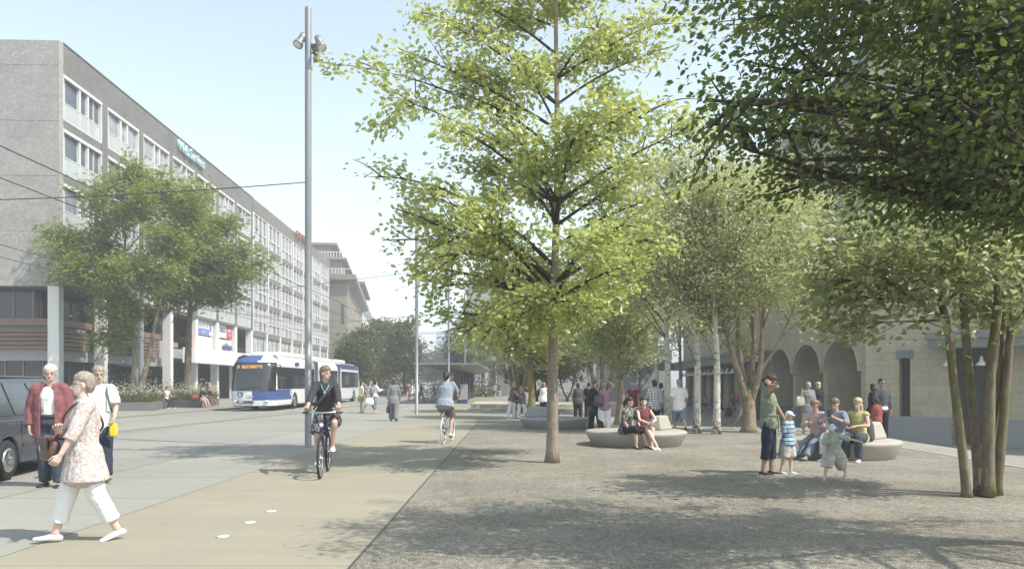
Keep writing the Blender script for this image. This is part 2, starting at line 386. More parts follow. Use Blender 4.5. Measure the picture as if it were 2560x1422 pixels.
MB().box(-13.8, -1.2, 1.6, 18.6, 2.95, 3.62).box(-13.8, -1.4, 1.5, 18.6, 3.62, 5.1).build('fascia', [greyf], office)
MB().box(-13.7, -1.6, 2.2, 11, 0, 2.95).build('shop_glazing', g_dk, office)
for y in (2.2, 4, 5.8, 7.6, 9.4): MB().box(-1.6, -1.54, y, y+.08, 0, 2.95).build('shop_mullion', metal_grey, office)
for x in (-2.2, -3.4, -4.5, -6.5): MB().box(x, x+.08, 2.13, 2.2, 0, 2.95).build('shop_mullion', metal_grey, office)
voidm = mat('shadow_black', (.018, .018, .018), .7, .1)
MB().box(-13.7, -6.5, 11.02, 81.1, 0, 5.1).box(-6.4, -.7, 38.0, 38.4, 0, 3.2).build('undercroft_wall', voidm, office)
dk = MB()
for y in np.arange(12, 80, 2.6): dk.box(-6.48, -6.4, y, y+.08, 0, 3.3)
dk.box(-6.48, -6.41, 12, 80, 1.9, 1.98).build('undercroft_frame', mat('frame_dark', (.04, .04, .042), .5), office)
MB().box(-13.6, -.68, 18.6, 81.1, 3.7, 4.5).build('mezzanine_slab', greyf, office)
MB().box(.05, 1.1, 18.7, 62, 3.3, 4.6).build('canopy', mat('canopy_white', (.82, .82, .8), .45, .03), office, .02)
cream = mat('cream_sign', (.68, .67, .56), .5, .04); pale = mat('pale_sign', (.6, .62, .62), .5, .04); red = mat('sign_red', (.5, .055, .07), .5, .05); blue = mat('sign_blue', (.07, .09, .33), .5, .08)
ltb = mat('sign_light_blue', (.16, .2, .5), .5, .05); dkl = mat('sign_letters', (.16, .2, .23), .6)
RT = (R(90), 0, R(90))
def bay(k): return .45 + PT*k
for k in (4, 5):
    b = bay(k); MB().box(-.35, -.3, b+.1, b+4.7, 6.05, 7.35).build('upper_sign', pale, office); MB().box(-.4, -.34, b+.1, b+4.7, 4.62, 5.9).build('lower_sign', cream, office)
b = bay(4); MB().box(-.3, -.28, b+.1, b+3.6, 6.1, 6.6).build('sign_strip', ltb, office); MB().box(-.3, -.28, b+3.75, b+4.25, 6.4, 7.2).build('sign_block', ltb, office)
text('sign_lettering', 'gracie de Cal', .62, mat('lt_grey', (.35, .38, .4), .6), office, (-.28, b+1.85, 6.95), RT, .01, sx=.95)
text('sign_lettering', 'www.', .3, pale, office, (-.27, b+2.2, 6.33), RT, .01)
ring = MB(); ring.torus((-.32, b-.35, 5.25), .55, .1, Matrix.Rotation(PI/2, 3, 'Z'), 28, 6); ring.build('sign_ring', red, office)
b = bay(5); MB().box(-.3, -.28, b+3.05, b+4.7, 6.05, 7.33).build('sign_block', red, office); MB().box(-.3, -.28, b+.1, b+.42, 6.5, 7.2).build('sign_block', ltb, office)
text('sign_lettering', 'CONSULT', .66, dkl, office, (-.27, b+1.75, 6.8), RT, .01, sx=.72)
text('sign_lettering', 'JAPAN', .36, pale, office, (-.27, b+3.9, 6.85), RT, .01, sx=.9); text('sign_lettering', 'TEL. 312', .24, pale, office, (-.27, b+3.9, 6.4), RT, .01, sx=.9)
text('sign_lettering', 'métro', 1.05, mat('metro_blue', (.1, .12, .3), .5), office, (-.2, b+3.0, 5.2), RT, .08, sx=.95)
b = bay(3); MB().box(-1.6, -1.5, b-.2, b+4.7, 4.62, 7.36).build('shop_glazing', g_dk, office); MB().box(-1.45, -1.4, b+1.6, b+4.6, 4.7, 5.1).build('counter', mat('wood_warm', (.35, .24, .14), .6), office)
b = bay(6); MB().box(-3.0, -2.8, b-.2, b+4.7, 4.62, 7.36).build('stair_wall', mat('grey_mid', (.25, .25, .25), .8), office)
MB().prism([(b+1.0, 4.62), (b+3.6, 4.62), (b+3.6, 6.9)], -2.4, -1.6).build('staircase', mat('grey_lite', (.5, .5, .5), .7), office)
shopf = MB(); gz = glass('curtain', (.42, .43, .42), .15, .6, .5)
for k in range(7):
    y = 39.2 + 5.95*k; q = MB().box(-.3, -.1, y, y+4.2, 4.65, 4.8).box(-.3, -.1, y, y+4.2, 6.75, 7.05).box(-.3, -.1, y, y+.15, 4.8, 6.75).box(-.3, -.1, y+4.05, y+4.2, 4.8, 6.75).box(-.28, -.16, y+2, y+2.1, 4.8, 6.75)
    wdw = q.build('shop_window', metal_grey, office); MB().box(-.26, -.2, y+.1, y+4.1, 4.75, 6.8).build('pane', gz, wdw)
teal = mat('cyan_letters', (.42, .60, .62), .4, .04)
text('rooftop_lettering', 'Web-Services', 1.25, teal, office, (.2, 20.4, 21.28), RT, .09, sx=.84)
text('rooftop_lettering', 'CONTINENTAL', 1.4, mat('orange_letters', (.30, .085, .055), .5, .05), office, (.25, 62.5, 21.85), RT, .08, sx=1.05)
# ================================================================== tan terraced building, mansard row, tower
tanb = thing('terraced_building', 'tan building with stepped terraces and wide overhanging eaves beyond the office block', 'building', (-28.4, 131, 0), R(8.5))
tm = mat('tan_render', (.225, .207, .17), .9, .08, .3, .15, 8); tm2 = mat('tan_eave', (.2, .185, .15), .9, .06, .5); salmon = mat('salmon_band', (.3, .225, .175), .9, .08, .5)
MB().box(-26, 0, 0, 54, 0, 19.0).build('wall', tm, tanb)
e = MB().box(-27, 1.5, -1.2, 55, 19.3, 20.2); e.add([(-27, -1.2, 19.3), (1.5, -1.2, 19.3), (1.5, 55, 19.3), (-27, 55, 19.3), (-26, .05, 18.6), (.05, .05, 18.6), (.05, 54, 18.6), (-26, 54, 18.6)], [(0, 1, 5, 4), (1, 2, 6, 5)]); e.build('eave', tm2, tanb)
MB().box(-26, -1.2, 3, 40, 20.2, 23.2).box(-27, -.3, 2.2, 41, 23.2, 23.6).build('upper_storey', tm, tanb)
MB().box(-26, -3.4, 7, 30, 23.6, 26.4).box(-27, -2.2, 6, 31, 26.4, 26.8).build('penthouse', tm, tanb)
MB().box(-14, .2, 26, 56, 20.2, 22.0).box(-15, 1.9, 25, 57, 22.0, 22.5).build('side_storey', tm, tanb)
for nm_, z, x1, y0 in (('railing', 20.2, 1.3, -1.0), ('railing', 23.6, -.5, 2.4)):
    q = MB().box(-20, x1, y0, y0+.06, z+.9, z+.98)
    for i in range(40): q.box(-20 + .5*i, -20+.5*i+.1, y0, y0+.05, z, z+.9)
    q.build('railing', white, tanb)
fb = MB(); fl = MB()
for i, z in enumerate((3.2, 6.4, 9.6, 12.8, 16)): fb.box(0, .06, 2, 52, z-1.2, z); fl.box(0, .14, 2, 52, z, z+.2)
fl.box(0, .2, 0, .9, 0, 18.6); fb.build('facade_band', salmon, tanb); fl.build('facade_ledge', mat('tan_pale', (.32, .29, .235), .9), tanb)
MB().box(-3.6, -3.2, -.06, .02, 8.2, 10.2).build('window', g_dk, tanb); MB().box(-1.0, -.5, -.06, .02, 11.8, 15.2).build('window', g_dk, tanb)
man = thing('apartment_row', 'distant pale apartment row with balconies and grey mansard roof behind the tan building', 'building', (-37.6, 190, 0), R(8.5))
MB().box(-14, 0, 0, 95, 0, 20).build('wall', mat('pale_stucco', (.5, .49, .46), .9, .08, .4), man)
MB().prism([(-14, 20), (0, 20), (-1.8, 24.5), (-12, 24.5)], 0, 95, 'y').build('roof', mat('slate_roof', (.16, .165, .175), .7, .15, 1), man)
for i in range(9):
    d = MB().box(-1.2, .3, 3+10*i, 5.4+10*i, 20.3, 23).box(-1.2, .7, 2.7+10*i, 5.7+10*i, 23, 23.4); d.build('dormer', mat('dormer_grey', (.3, .3, .31), .7), man)
    for z in (3.5, 7.5, 11.5, 15.5):
        MB().box(0, 1.3, 2+10*i, 7+10*i, z-.3, z).box(1.2, 1.3, 2+10*i, 7+10*i, z, z+1).build('balcony', mat('balcony_grey', (.42, .42, .42), .7), man)
        MB().box(-.1, .02, 3+10*i, 6+10*i, z, z+2.3).build('window', g_dk, man)
tow = thing('glass_tower', 'distant pale blue glass office tower above the far street', 'tower', (-42, 420, 0))
gt = glass('tower', (.3, .42, .58), .15, .7, .25); MB().box(0, 11.5, 0, 12, 0, 30).build('curtain_wall', gt, tow)
q = MB()
for i in range(7): q.box(-.1+1.9*i, .2+1.9*i, -.25, .0, 0, 30.2)
for j in range(10): q.box(-.05, 11.6, -.2, -.01, 3.1*j, 3.1*j+.5)
q.build('facade_grid', mat('tower_white', (.7, .73, .76), .6), tow)
nb = thing('corner_building', 'grey building with tall dark window slots beyond the bus shelter', 'building', (-7.2, 120, 0))
gcl = mat('grey_cladding', (.3, .3, .295), .85, .1, .5, .1, 6); MB().box(0, 26, 0, 20, 0, 17).build('wall', gcl, nb)
for i in range(8):
    x = .6 + 1.55*i; MB().box(x, x+.62, -.12, .05, .3, 5.2).build('window', g_dk, nb); MB().box(x+.8, x+1.15, -.5, .0, 0, 6.2).build('pier', mat('pier_grey', (.4, .4, .39), .8), nb)
MB().box(-.4, 26, -.9, .0, 6.2, 7.2).build('cornice', mat('pier_grey', (.4, .4, .39), .8), nb)
for i in range(8): MB().box(.6+1.55*i, 1.5+1.55*i, -.1, .04, 8.5, 11).build('window', g_dk, nb)
gw = thing('grey_wall', 'long plain grey panel wall behind the crowd and trees', 'wall', (-1.6, 98, -1.1))
gp = NT('grey_panels'); x, y, z = gp.xyz(gp.obj()); ln = gp.math('LESS_THAN', gp.math('PINGPONG', x, 1.6), .012)
GP = gp.pbr(gp.mix(gp.math('MULTIPLY', ln, .5), gp.val(c4((.4, .4, .395)), gp.mp(gp.noise(.4), .3, .7, .9, 1.1)), (.1, .1, .1, 1)), .8, spec=.3)
MB().box(0, 21.5, 0, .5, 0, 6.6).build('panel', GP, gw); MB().box(-.1, 21.6, -.12, .6, 6.6, 6.85).build('coping', metal_grey, gw)
rw = thing('ramp_wall', 'low dark grey retaining block left of the grey panel wall', 'wall', (-1.9, 96, -.2))
MB().box(0, 2.9, 0, 2, 0, 3.6).build('block', mat('ramp_grey', (.24, .24, .24), .85, .1, .6), rw); MB().box(-.1, 3.0, -.1, 2.1, 3.6, 3.8).build('coping', mat('pier_grey', (.4, .4, .39), .8), rw)
# ================================================================== station building
sta = thing('station_building', 'sandstone station building with arched arcade and grey granite base', 'station', (16.3, 35, -1.08), -R(4.57))
ST = stone_blocks('sandstone', (.43, .39, .28), (.395, .358, .26), (.27, .245, .18), .66, .285); ST2 = mat('smooth_stone', (.42, .38, .275), .85, .12, 1.5, .2, 20)
GRN = mat('granite_base', (.25, .262, .268), .6, .1, 14, .15, 60); canm = mat('canopy_grey', (.16, .175, .17), .6, .1, 2); stdark = mat('deep_brown', (.035, .03, .027), .7, .1)
ARC = [(.6, 5.4), (6.0, 11.0), (11.6, 16.6)]; SPR, RISE, WTOP = 3.1, 1.7, 8.2
a = MB(); pl = MB(); prev = 0
def arcpts(y0, y1, n=18):
    c, h = (y0+y1)/2, (y1-y0)/2
    return [(c - h*math.cos(PI*i/n), SPR + RISE*math.sin(PI*i/n)) for i in range(n+1)]
for y0, y1 in ARC:
    a.box(0, 3.2, prev, y0, 0, WTOP); MB().box(-.07, 3.0, prev - .02, y0 + .05, 0, 1.16).build('plinth', GRN, sta); pts = arcpts(y0, y1); prev = y1
    for (ya, za), (yb, zb) in zip(pts[:-1], pts[1:]):
        a.add([(0, ya, za), (0, yb, zb), (0, yb, WTOP), (0, ya, WTOP)], [(0, 1, 2, 3)]); a.add([(0, ya, za), (0, yb, zb), (3.2, yb, zb), (3.2, ya, za)], [(0, 1, 2, 3)])
a.box(0, 3.2, prev, 17.4, 0, WTOP); MB().box(-.07, 3.0, prev - .05, 17.45, 0, 1.16).build('plinth', GRN, sta)
a.build('arcade', ST, sta)
for y0, y1 in ARC:
    tr = MB(); p = arcpts(y0-.12, y1+.12)
    for (ya, za), (yb, zb) in zip(p[:-1], p[1:]): tr.bar((-.04, ya, za+.1), (-.04, yb, zb+.1), .14, .3, V((1, 0, 0)))
    tr.build('arch_moulding', ST2, sta)
MB().box(3.2, 3.6, 0, 17.4, 0, WTOP).build('back_wall', ST2, sta)
for y0, y1 in ARC:
    c = (y0+y1)/2; d = MB().box(3.06, 3.2, c-.9, c+.9, 0, 2.5).build('door', stdark, sta)
    MB().box(3.0, 3.06, c-1.0, c-.9, 0, 2.6).box(3.0, 3.06, c+.9, c+1.0, 0, 2.6).box(3.0, 3.06, c-.9, c+.9, 2.5, 2.6).box(3.0, 3.05, c-.04, c+.04, 0, 2.5).build('door_frame', dark_metal, d)
    MB().box(3.0, 3.05, c-.7, c+.5, 1.9, 2.25).build('notice', mat('notice_green', (.2, .42, .33), .5), d)
w0, w1 = 17.4, 58; bw = MB(); n = 9; step = (w1-w0)/n; pb = MB()
for i in range(n):
    y = w0 + step*i; bw.box(0, .8, y, y+step*.5, 0, 4.2); MB().box(-.06, .7, y-.01, y+step*.5+.01, 0, 1.1).build('plinth', GRN, sta)
    dd = MB().box(.35, .45, y+step*.5, y+step, 0, 4.2).build('door', g_dk if i % 2 else stdark, sta)
    q = MB()
    for j in range(5): yy = y+step*.5+j*step*.5/4; q.box(.28, .35, yy-.04, yy+.04, 0, 4.2)
    q.box(.28, .34, y+step*.5, y+step, 2.6, 2.75).build('door_frame', dark_metal, dd)
bw.box(0, .8, w0, w1, 4.21, 9.5).build('facade_wall', ST, sta)
MB().box(-2.3, -.02, 16.9, 53, 4.1, 4.65).box(-2.4, -.02, 16.8, 53.1, 4.66, 4.9).build('canopy', canm, sta)
MB().box(-9.5, -2.45, 50, 53, 4.1, 4.8).box(-9.6, -2.45, 49.8, 53.1, 4.81, 5.1).build('canopy', canm, sta)
MB().box(-8.5, -2.0, 53.2, 56, 5.3, 6.6).build('skylight', mat('skylight', (.6, .65, .7), .3), sta)
lampm = mat('lamp_white', (.68, .68, .67), .4, .03)
for i in range(15):
    y = 17.6 + 1.9*i; l = MB().tube([(-2.0, y, 4.1), (-2.0, y, 3.75)], .015, 6).build('pendant_lamp', dark_metal, sta)
    MB().lathe([(.05, 3.75), (.08, 3.6), (.1, 3.55), (.24, 3.42), (.26, 3.36), (.02, 3.35)], 14, (-2.0, y, 0)).build('lamp_shade', lampm, l)
for i in range(5):
    x = -8.3 + 1.1*i; l = MB().tube([(x, 50.4, 4.1), (x, 50.4, 3.8)], .015, 6).build('pendant_lamp', dark_metal, sta)
    MB().lathe([(.05, 3.8), (.08, 3.6), (.1, 3.55), (.24, 3.42), (.26, 3.36), (.02, 3.35)], 12, (x, 50.4, 0)).build('lamp_shade', lampm, l)
uw = MB().box(1.0, 18, .2, 58, WTOP+.4, 17.5); uw.build('upper_wall', ST2, sta)
MB().box(-.25, 3, -.2, 58, WTOP, WTOP+.38).build('string_course', ST2, sta)
fi = MB()
for i in range(34): y = .8 + 1.7*i; fi.box(.7, .98, y, y+.34, WTOP+1, 15.5)
fi.build('facade_fin', mat('fin_grey', (.3, .28, .235), .85, .1, 1), sta)
for i in range(33): y = 1.3 + 1.7*i; MB().box(.94, 1.0, y, y+1.0, WTOP+1.6, WTOP+3.6).build('window', g_dk, sta); MB().box(.94, 1.0, y, y+1.0, WTOP+4.6, WTOP+6.4).build('window', g_dk, sta)
MB().box(-.1, 18.5, -.3, 58.4, 17.5, 18.2).build('roof', canm, sta)
wing = thing('station_wing', 'angled sandstone wing of the station with narrow dark slot and grey canopy', 'station', (16.3, 35, -1.08), -R(41.6))
q = MB(); wp = MB()
for s0, s1 in ((0, 1.4), (1.86, 3.5), (5.0, 22)): q.box(s0, s1, 0, 1.0, 0, 4.6); wp.box(s0 - (.07 if s0 == 0 else 0), s1, -.08, .9, 0, 1.16)
q.box(1.4, 1.86, .0, 1, 4.1, 4.6); wp.box(1.4, 1.86, -.08, .9, 0, 1.16); q.box(0, 22, 0, 1.0, 4.61, 9.5); q.build('wall', ST, wing); wp.build('plinth', GRN, wing)
MB().box(1.4, 1.86, .5, .6, 1.16, 3.75).build('slot_window', stdark, wing); MB().box(1.3, 1.96, -.1, .4, 3.75, 4.1).build('lintel', canm, wing)
MB().box(3.5, 5.0, .7, .8, 0, 4.6).build('gate', stdark, wing)
MB().box(2.9, 13, -1.5, -.02, 4.1, 4.45).box(2.8, 13, -1.6, -.02, 4.46, 4.75).build('canopy', canm, wing)
MB().box(0, 22, .1, 14, 9.5, 18).build('upper_wall', ST2, wing)
for x in (3.55, 4.75, 6.4):
    l = MB().tube([(x, -.9, 4.1), (x, -.9, 3.75)], .012, 6).build('pendant_lamp', dark_metal, wing); MB().lathe([(.05, 3.75), (.08, 3.55), (.2, 3.42), (.22, 3.37), (.02, 3.36)], 14, (x, -.9, 0)).build('lamp_shade', lampm, l)
# ================================================================== bus shelter, totem, steps
sh = thing('bus_shelter', 'flat roofed dark grey bus shelter with row of slab posts', 'shelter', (0, 0, 0))
MB().box(-7.4, -2.5, 57, 85, 2.95, 3.1).add([(-7.4, 57, 2.95), (-2.5, 57, 2.95), (-2.5, 85, 2.95), (-7.4, 85, 2.95), (-5.4, 58.5, 2.6), (-3.2, 58.5, 2.6), (-3.2, 83, 2.6), (-5.4, 83, 2.6)], [(0, 1, 5, 4), (1, 2, 6, 5), (2, 3, 7, 6), (3, 0, 4, 7), (4, 5, 6, 7)]).build('roof', metal_grey, sh)
for z in (59, 63, 67.5, 72.5, 79): MB().box(-4.5, -4.05, z, z+.9, 0, 2.62).build('post', dark_metal, sh)
MB().box(-4.3, -4.25, 59.9, 79, .3, 2.3).build('glass_screen', glass('screen', (.2, .23, .24), .1), sh)
MB().box(-5.6, -5.1, 62, 70, .42, .5).box(-5.4, -5.3, 63, 63.2, 0, .42).box(-5.4, -5.3, 69, 69.2, 0, .42).build('bench', metal_grey, sh)
tt = thing('ticket_totem', 'slim grey ticket totem with blue base beside the bus shelter', 'totem', (-3.65, 58, 0))
MB().box(-.28, .28, -.12, .12, .32, 1.5).build('panel', mat('totem_grey', (.3, .31, .32), .4), tt); MB().box(-.26, .26, -.1, .1, 0, .32).build('base', mat('deep_blue', (.03, .05, .25), .5), tt); MB().lathe([(.13, 1.5), (.13, 1.66), (.02, 1.68)], 14).build('cap', mat('deep_blue', (.03, .05, .25), .5), tt)
p = G(1440, 1030); stp = thing('terrace_steps', 'long low stone terrace steps in front of the grey wall', 'steps', (p.x, p.y, p.z))
stm = mat('step_stone', (.4, .37, .29), .85, .1, 1, .1, 20)
MB().box(-6, 5.4, 0, 8, -.8, .18).build('lower_step', stm, stp); MB().box(-6, 5.2, 1.3, 8, .18, .42).build('upper_step', stm, stp)
kk = thing('terrace_steps', 'tan stone edged step across the far end of the tan path', 'steps', (0, 96, 0)); MB().box(-6, -1.0, 0, 2, 0, .12).build('lower_step', stm, kk); MB().box(-6, -1, .8, 2, .12, .24).build('upper_step', stm, kk)
# ================================================================== trees
def leafmesh(name, P0, size, tmpl, faces, tint, upb=.6, droop=0., rng=RNG, dirs=None):
    """many leaves at points P0; tmpl is one leaf (k,3) lying along +y from its stalk"""
    n = len(P0); k = len(tmpl)
    d = rng.normal(size=(n, 3)); 
    if dirs is not None: d = d * .8 + dirs * 1.1
    d[:, 2] = d[:, 2] * .6 - droop; d /= np.linalg.norm(d, axis=1)[:, None]
    up = rng.normal(size=(n, 3)) * (1 - upb); up[:, 2] += upb
    x = np.cross(d, up); x /= np.linalg.norm(x, axis=1)[:, None] + 1e-9; z = np.cross(x, d)
    s = size * rng.uniform(.65, 1.2, n)
    co = P0[:, None, :] + s[:, None, None] * (tmpl[None, :, 0, None] * x[:, None, :] + tmpl[None, :, 1, None] * d[:, None, :] + tmpl[None, :, 2, None] * z[:, None, :])
    nf = len(faces); lens = np.array([len(f) for f in faces]); flat = np.concatenate([np.array(f) for f in faces])
    li = (flat[None, :] + (np.arange(n) * k)[:, None]).ravel()
    ls = (np.concatenate([[0], np.cumsum(lens)[:-1]])[None, :] + (np.arange(n) * lens.sum())[:, None]).ravel()
    me = bpy.data.meshes.new(name); me.vertices.add(n*k); me.vertices.foreach_set('co', co.astype(np.float32).ravel())
    me.loops.add(len(li)); me.loops.foreach_set('vertex_index', li.astype(np.int32))
    me.polygons.add(n*nf); me.polygons.foreach_set('loop_start', ls.astype(np.int32)); me.update(calc_edges=True)
    a = me.attributes.new('tint', 'FLOAT', 'FACE'); a.data.foreach_set('value', np.repeat(np.clip(tint, 0, 1), nf).astype(np.float32))
    return me
OVAL = np.array([(0, 0, 0), (.26, .3, .07), (.24, .65, .05), (0, 1, -.08), (-.24, .65, .05), (-.26, .3, .07)]); OVF = [(0, 1, 2, 3), (0, 3, 4, 5)]
NARR = np.array([(0, 0, 0), (.16, .45, .05), (0, 1, -.12), (-.16, .45, .05)]); NAF = [(0, 1, 2), (0, 2, 3)]
OAK = np.array([(0, 0, 0), (.1, .12, .02), (.3, .3, .07), (.14, .42, .03), (.4, .62, .07), (.18, .72, .02), (.2, .95, 0), (0, 1.05, -.06), (-.2, .95, 0), (-.18, .72, .02), (-.4, .62, .07), (-.14, .42, .03), (-.3, .3, .07), (-.1, .12, .02)])
OAF = [(0, 1, 2, 3, 4, 5, 6, 7), (0, 7, 8, 9, 10, 11, 12, 13)]
PINN = np.array([(0, 0, 0), (.22, .2, 0), (.06, .26, .02), (.26, .46, -.02), (.06, .5, .02), (.24, .74, -.03), (.05, .76, .02), (0, 1, -.1), (-.05, .76, .02), (-.24, .74, -.03), (-.06, .5, .02), (-.26, .46, -.02), (-.06, .26, .02), (-.22, .2, 0)])
PIF = [(0, 1, 2, 3, 4, 5, 6, 7), (0, 7, 8, 9, 10, 11, 12, 13)]
SHAPES = {'oval': (OVAL, OVF), 'narrow': (NARR, NAF), 'oak': (OAK, OAF), 'pinn': (PINN, PIF)}
def curve(a, b, sag, n=6, wob=.0):
    a, b = V(a), V(b); l = (b-a).length; m = (a+b)/2 + V((0, 0, sag*l)) + V([random.gauss(0, wob*l) for _ in range(3)])
    return [a*(1-t)**2 + m*(2*t*(1-t)) + b*t*t for t in [i/n for i in range(n+1)]]
def tree(label, base, stems, targets, bk, lm, leaf='oval', lsize=.1, nleaf=9000, spread=.45, rad=.12, droop=.2, upb=.6, ns=7, group='trees on the square', cat='tree', name='tree',
         seg=10, twig=.55, sag=.12, tb=.35, clump=1.0, tintb=0.5, slend=1.0, limb=None, minz=0):
    """stems: lists of points (relative to base) of trunk lines; targets: points that main limbs reach for"""
    root = thing(name, label, cat, base, 0, group)
    tr = MB(); att = []
    for st in stems:
        pts = [V(p) for p in st[0]]; r0, r1 = st[1], st[2]
        # resample smooth
        q = []
        for i in range(len(pts)-1):
            p0, p1, p2, p3 = pts[max(i-1, 0)], pts[i], pts[i+1], pts[min(i+2, len(pts)-1)]
            for t in (0, .25, .5, .75): q.append(.5*((2*p1) + (p2-p0)*t + (2*p0-5*p1+4*p2-p3)*t*t + (3*p1-p0-3*p2+p3)*t**3))
        q.append(pts[-1]); m = len(q)-1
        rr = [r0 + (r1-r0)*(i/m)**.85 for i in range(m+1)]
        if pts[0].z < .3: rr[0] *= 1.28; rr[1] *= 1.06
        tr.tube(q, rr, seg, True, True, 0, .035)
        att += [(q[i], rr[i]) for i in range(1, m+1) if q[i].z > minz]
    tips = []
    for tg in targets:
        tg = V(tg); best = None
        for p, r in att:                       # spring from the stem a good way below the target
            dz = tg.z - p.z; hd = math.hypot(tg.x-p.x, tg.y-p.y)
            c = abs(dz - tb*hd) + .35*hd + (0 if p.z < tg.z + .2 else 1.5) + random.uniform(0, .25)
            if best is None or c < best[0]: best = (c, p, r)
        _, p, r = best; L = (tg-p).length; br = min(r*.62, .012 + .014*L*slend)
        cv = curve(p, tg, sag if tg.z > p.z else -.02, 6, .05); tr.tube(cv, [br*(1-.8*i/6) for i in range(7)], 6, False, True, 1)
        for i in range(ns):
            t = random.uniform(.3, 1.0); k = min(5, int(t*6)); o = cv[k].lerp(cv[k+1], t*6-k)
            dr = (cv[k+1]-cv[k]).normalized(); ln = twig * random.uniform(.4, 1.25) * (.5 + .35*L**.5)
            dv = (dr*.7 + V((random.gauss(0, .6), random.gauss(0, .6), random.gauss(.05, .45)))).normalized()
            e = o + dv*ln; tw = curve(o, e, .08 - droop*.15, 4, .06); tr.tube(tw, [max(.004, br*.35)*(1-.75*j/4) for j in range(5)], 4, False, True, 1)
            tips += [(tw[j], dv) for j in (1, 2, 3, 4)] + [(e, dv)]
        tips += [(cv[j], (cv[6]-cv[5]).normalized()) for j in (4, 5, 6)]
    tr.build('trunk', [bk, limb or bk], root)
    T = np.array([tuple(t[0]) for t in tips]); D = np.array([tuple(t[1]) for t in tips]); m = len(T)
    wgt = RNG.gamma(1.6*clump, 1, m); idx = RNG.choice(m, nleaf, p=wgt/wgt.sum())
    off = RNG.normal(size=(nleaf, 3)) * spread * np.array([.55, .55, .4]); P0 = T[idx] + off
    ct = RNG.uniform(0, 1, m); zz = (P0[:, 2]-P0[:, 2].min())/(np.ptp(P0[:, 2])+1e-6)
    tint = .45*ct[idx] + .35*RNG.uniform(0, 1, nleaf) + (tintb-.4)
    sh = SHAPES[leaf]; me = leafmesh('crown', P0, lsize, sh[0], sh[1], tint, upb, droop, RNG, D[idx])
    me.materials.append(lm); link('crown', me, root); return root
def shell(c, r, n, lo=-.5, inner=.55, rnd=None):           # limb targets over an uneven ellipsoid
    out = []; g = PI*(3-5**.5); off = random.random()*6
    for i in range(n):
        z = lo + (1-lo)*(i+.5)/n; q = math.sqrt(max(0, 1-z*z)); a = g*i + off + random.uniform(-.25, .25); k = random.uniform(inner, 1.08)
        out.append((c[0]+r[0]*q*math.cos(a)*k, c[1]+r[1]*q*math.sin(a)*k, c[2]+r[2]*z*k))
    return out
L_OAK = leafmat('oak_leaf', (.14, .185, .06), (.31, .37, .10), (.56, .60, .19), (.74, .78, .19), .52, .07)
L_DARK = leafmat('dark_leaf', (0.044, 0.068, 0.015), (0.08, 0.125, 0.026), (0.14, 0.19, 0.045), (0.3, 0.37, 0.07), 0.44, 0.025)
L_MULTI = leafmat('multi_leaf', (0.15, 0.18, 0.075), (0.27, 0.31, 0.14), (0.43, 0.46, 0.23), (0.55, 0.6, 0.22), 0.5, 0.05)
L_PALE = leafmat('pale_leaf', (0.2, 0.24, 0.09), (0.39, 0.45, 0.18), (0.6, 0.64, 0.3), (0.68, 0.7, 0.3), 0.5, 0.04)
L_BIRCH = leafmat('birch_leaf', (0.23, 0.26, 0.12), (0.43, 0.47, 0.21), (0.64, 0.66, 0.34), (0.7, 0.7, 0.34), 0.5, 0.04)
L_LOCUST = leafmat('locust_leaf', (0.1, 0.14, 0.026), (0.19, 0.245, 0.045), (0.34, 0.39, 0.09), (0.5, 0.55, 0.09), 0.5, 0.03)
L_FAR = leafmat('far_leaf', (0.045, 0.06, 0.012), (0.09, 0.12, 0.022), (0.16, 0.195, 0.04), (0.26, 0.31, 0.05), 0.42, 0.03)
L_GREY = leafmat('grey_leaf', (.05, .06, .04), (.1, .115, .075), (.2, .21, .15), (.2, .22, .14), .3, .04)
L_YEL = leafmat('yellow_leaf', (.12, .1, .012), (.2, .16, .015), (.3, .24, .03), (.36, .3, .03), .4, .04)
B_OAK = bark('oak_bark', (.2, .165, .13), (.32, .265, .215), 5); B_GREY = bark('grey_bark', (.11, .09, .065), (.22, .19, .14), 4); B_MOSS = bark('mossy_bark', (.13, .105, .08), (.24, .205, .155), 4, (.12, .125, .03))
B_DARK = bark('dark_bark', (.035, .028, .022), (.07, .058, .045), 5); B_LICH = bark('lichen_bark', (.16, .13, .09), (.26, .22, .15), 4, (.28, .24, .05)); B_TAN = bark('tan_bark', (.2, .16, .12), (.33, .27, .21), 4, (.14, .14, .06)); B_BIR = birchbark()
def rel(b, px, py, z): return tuple(P(px, py, z) - b)
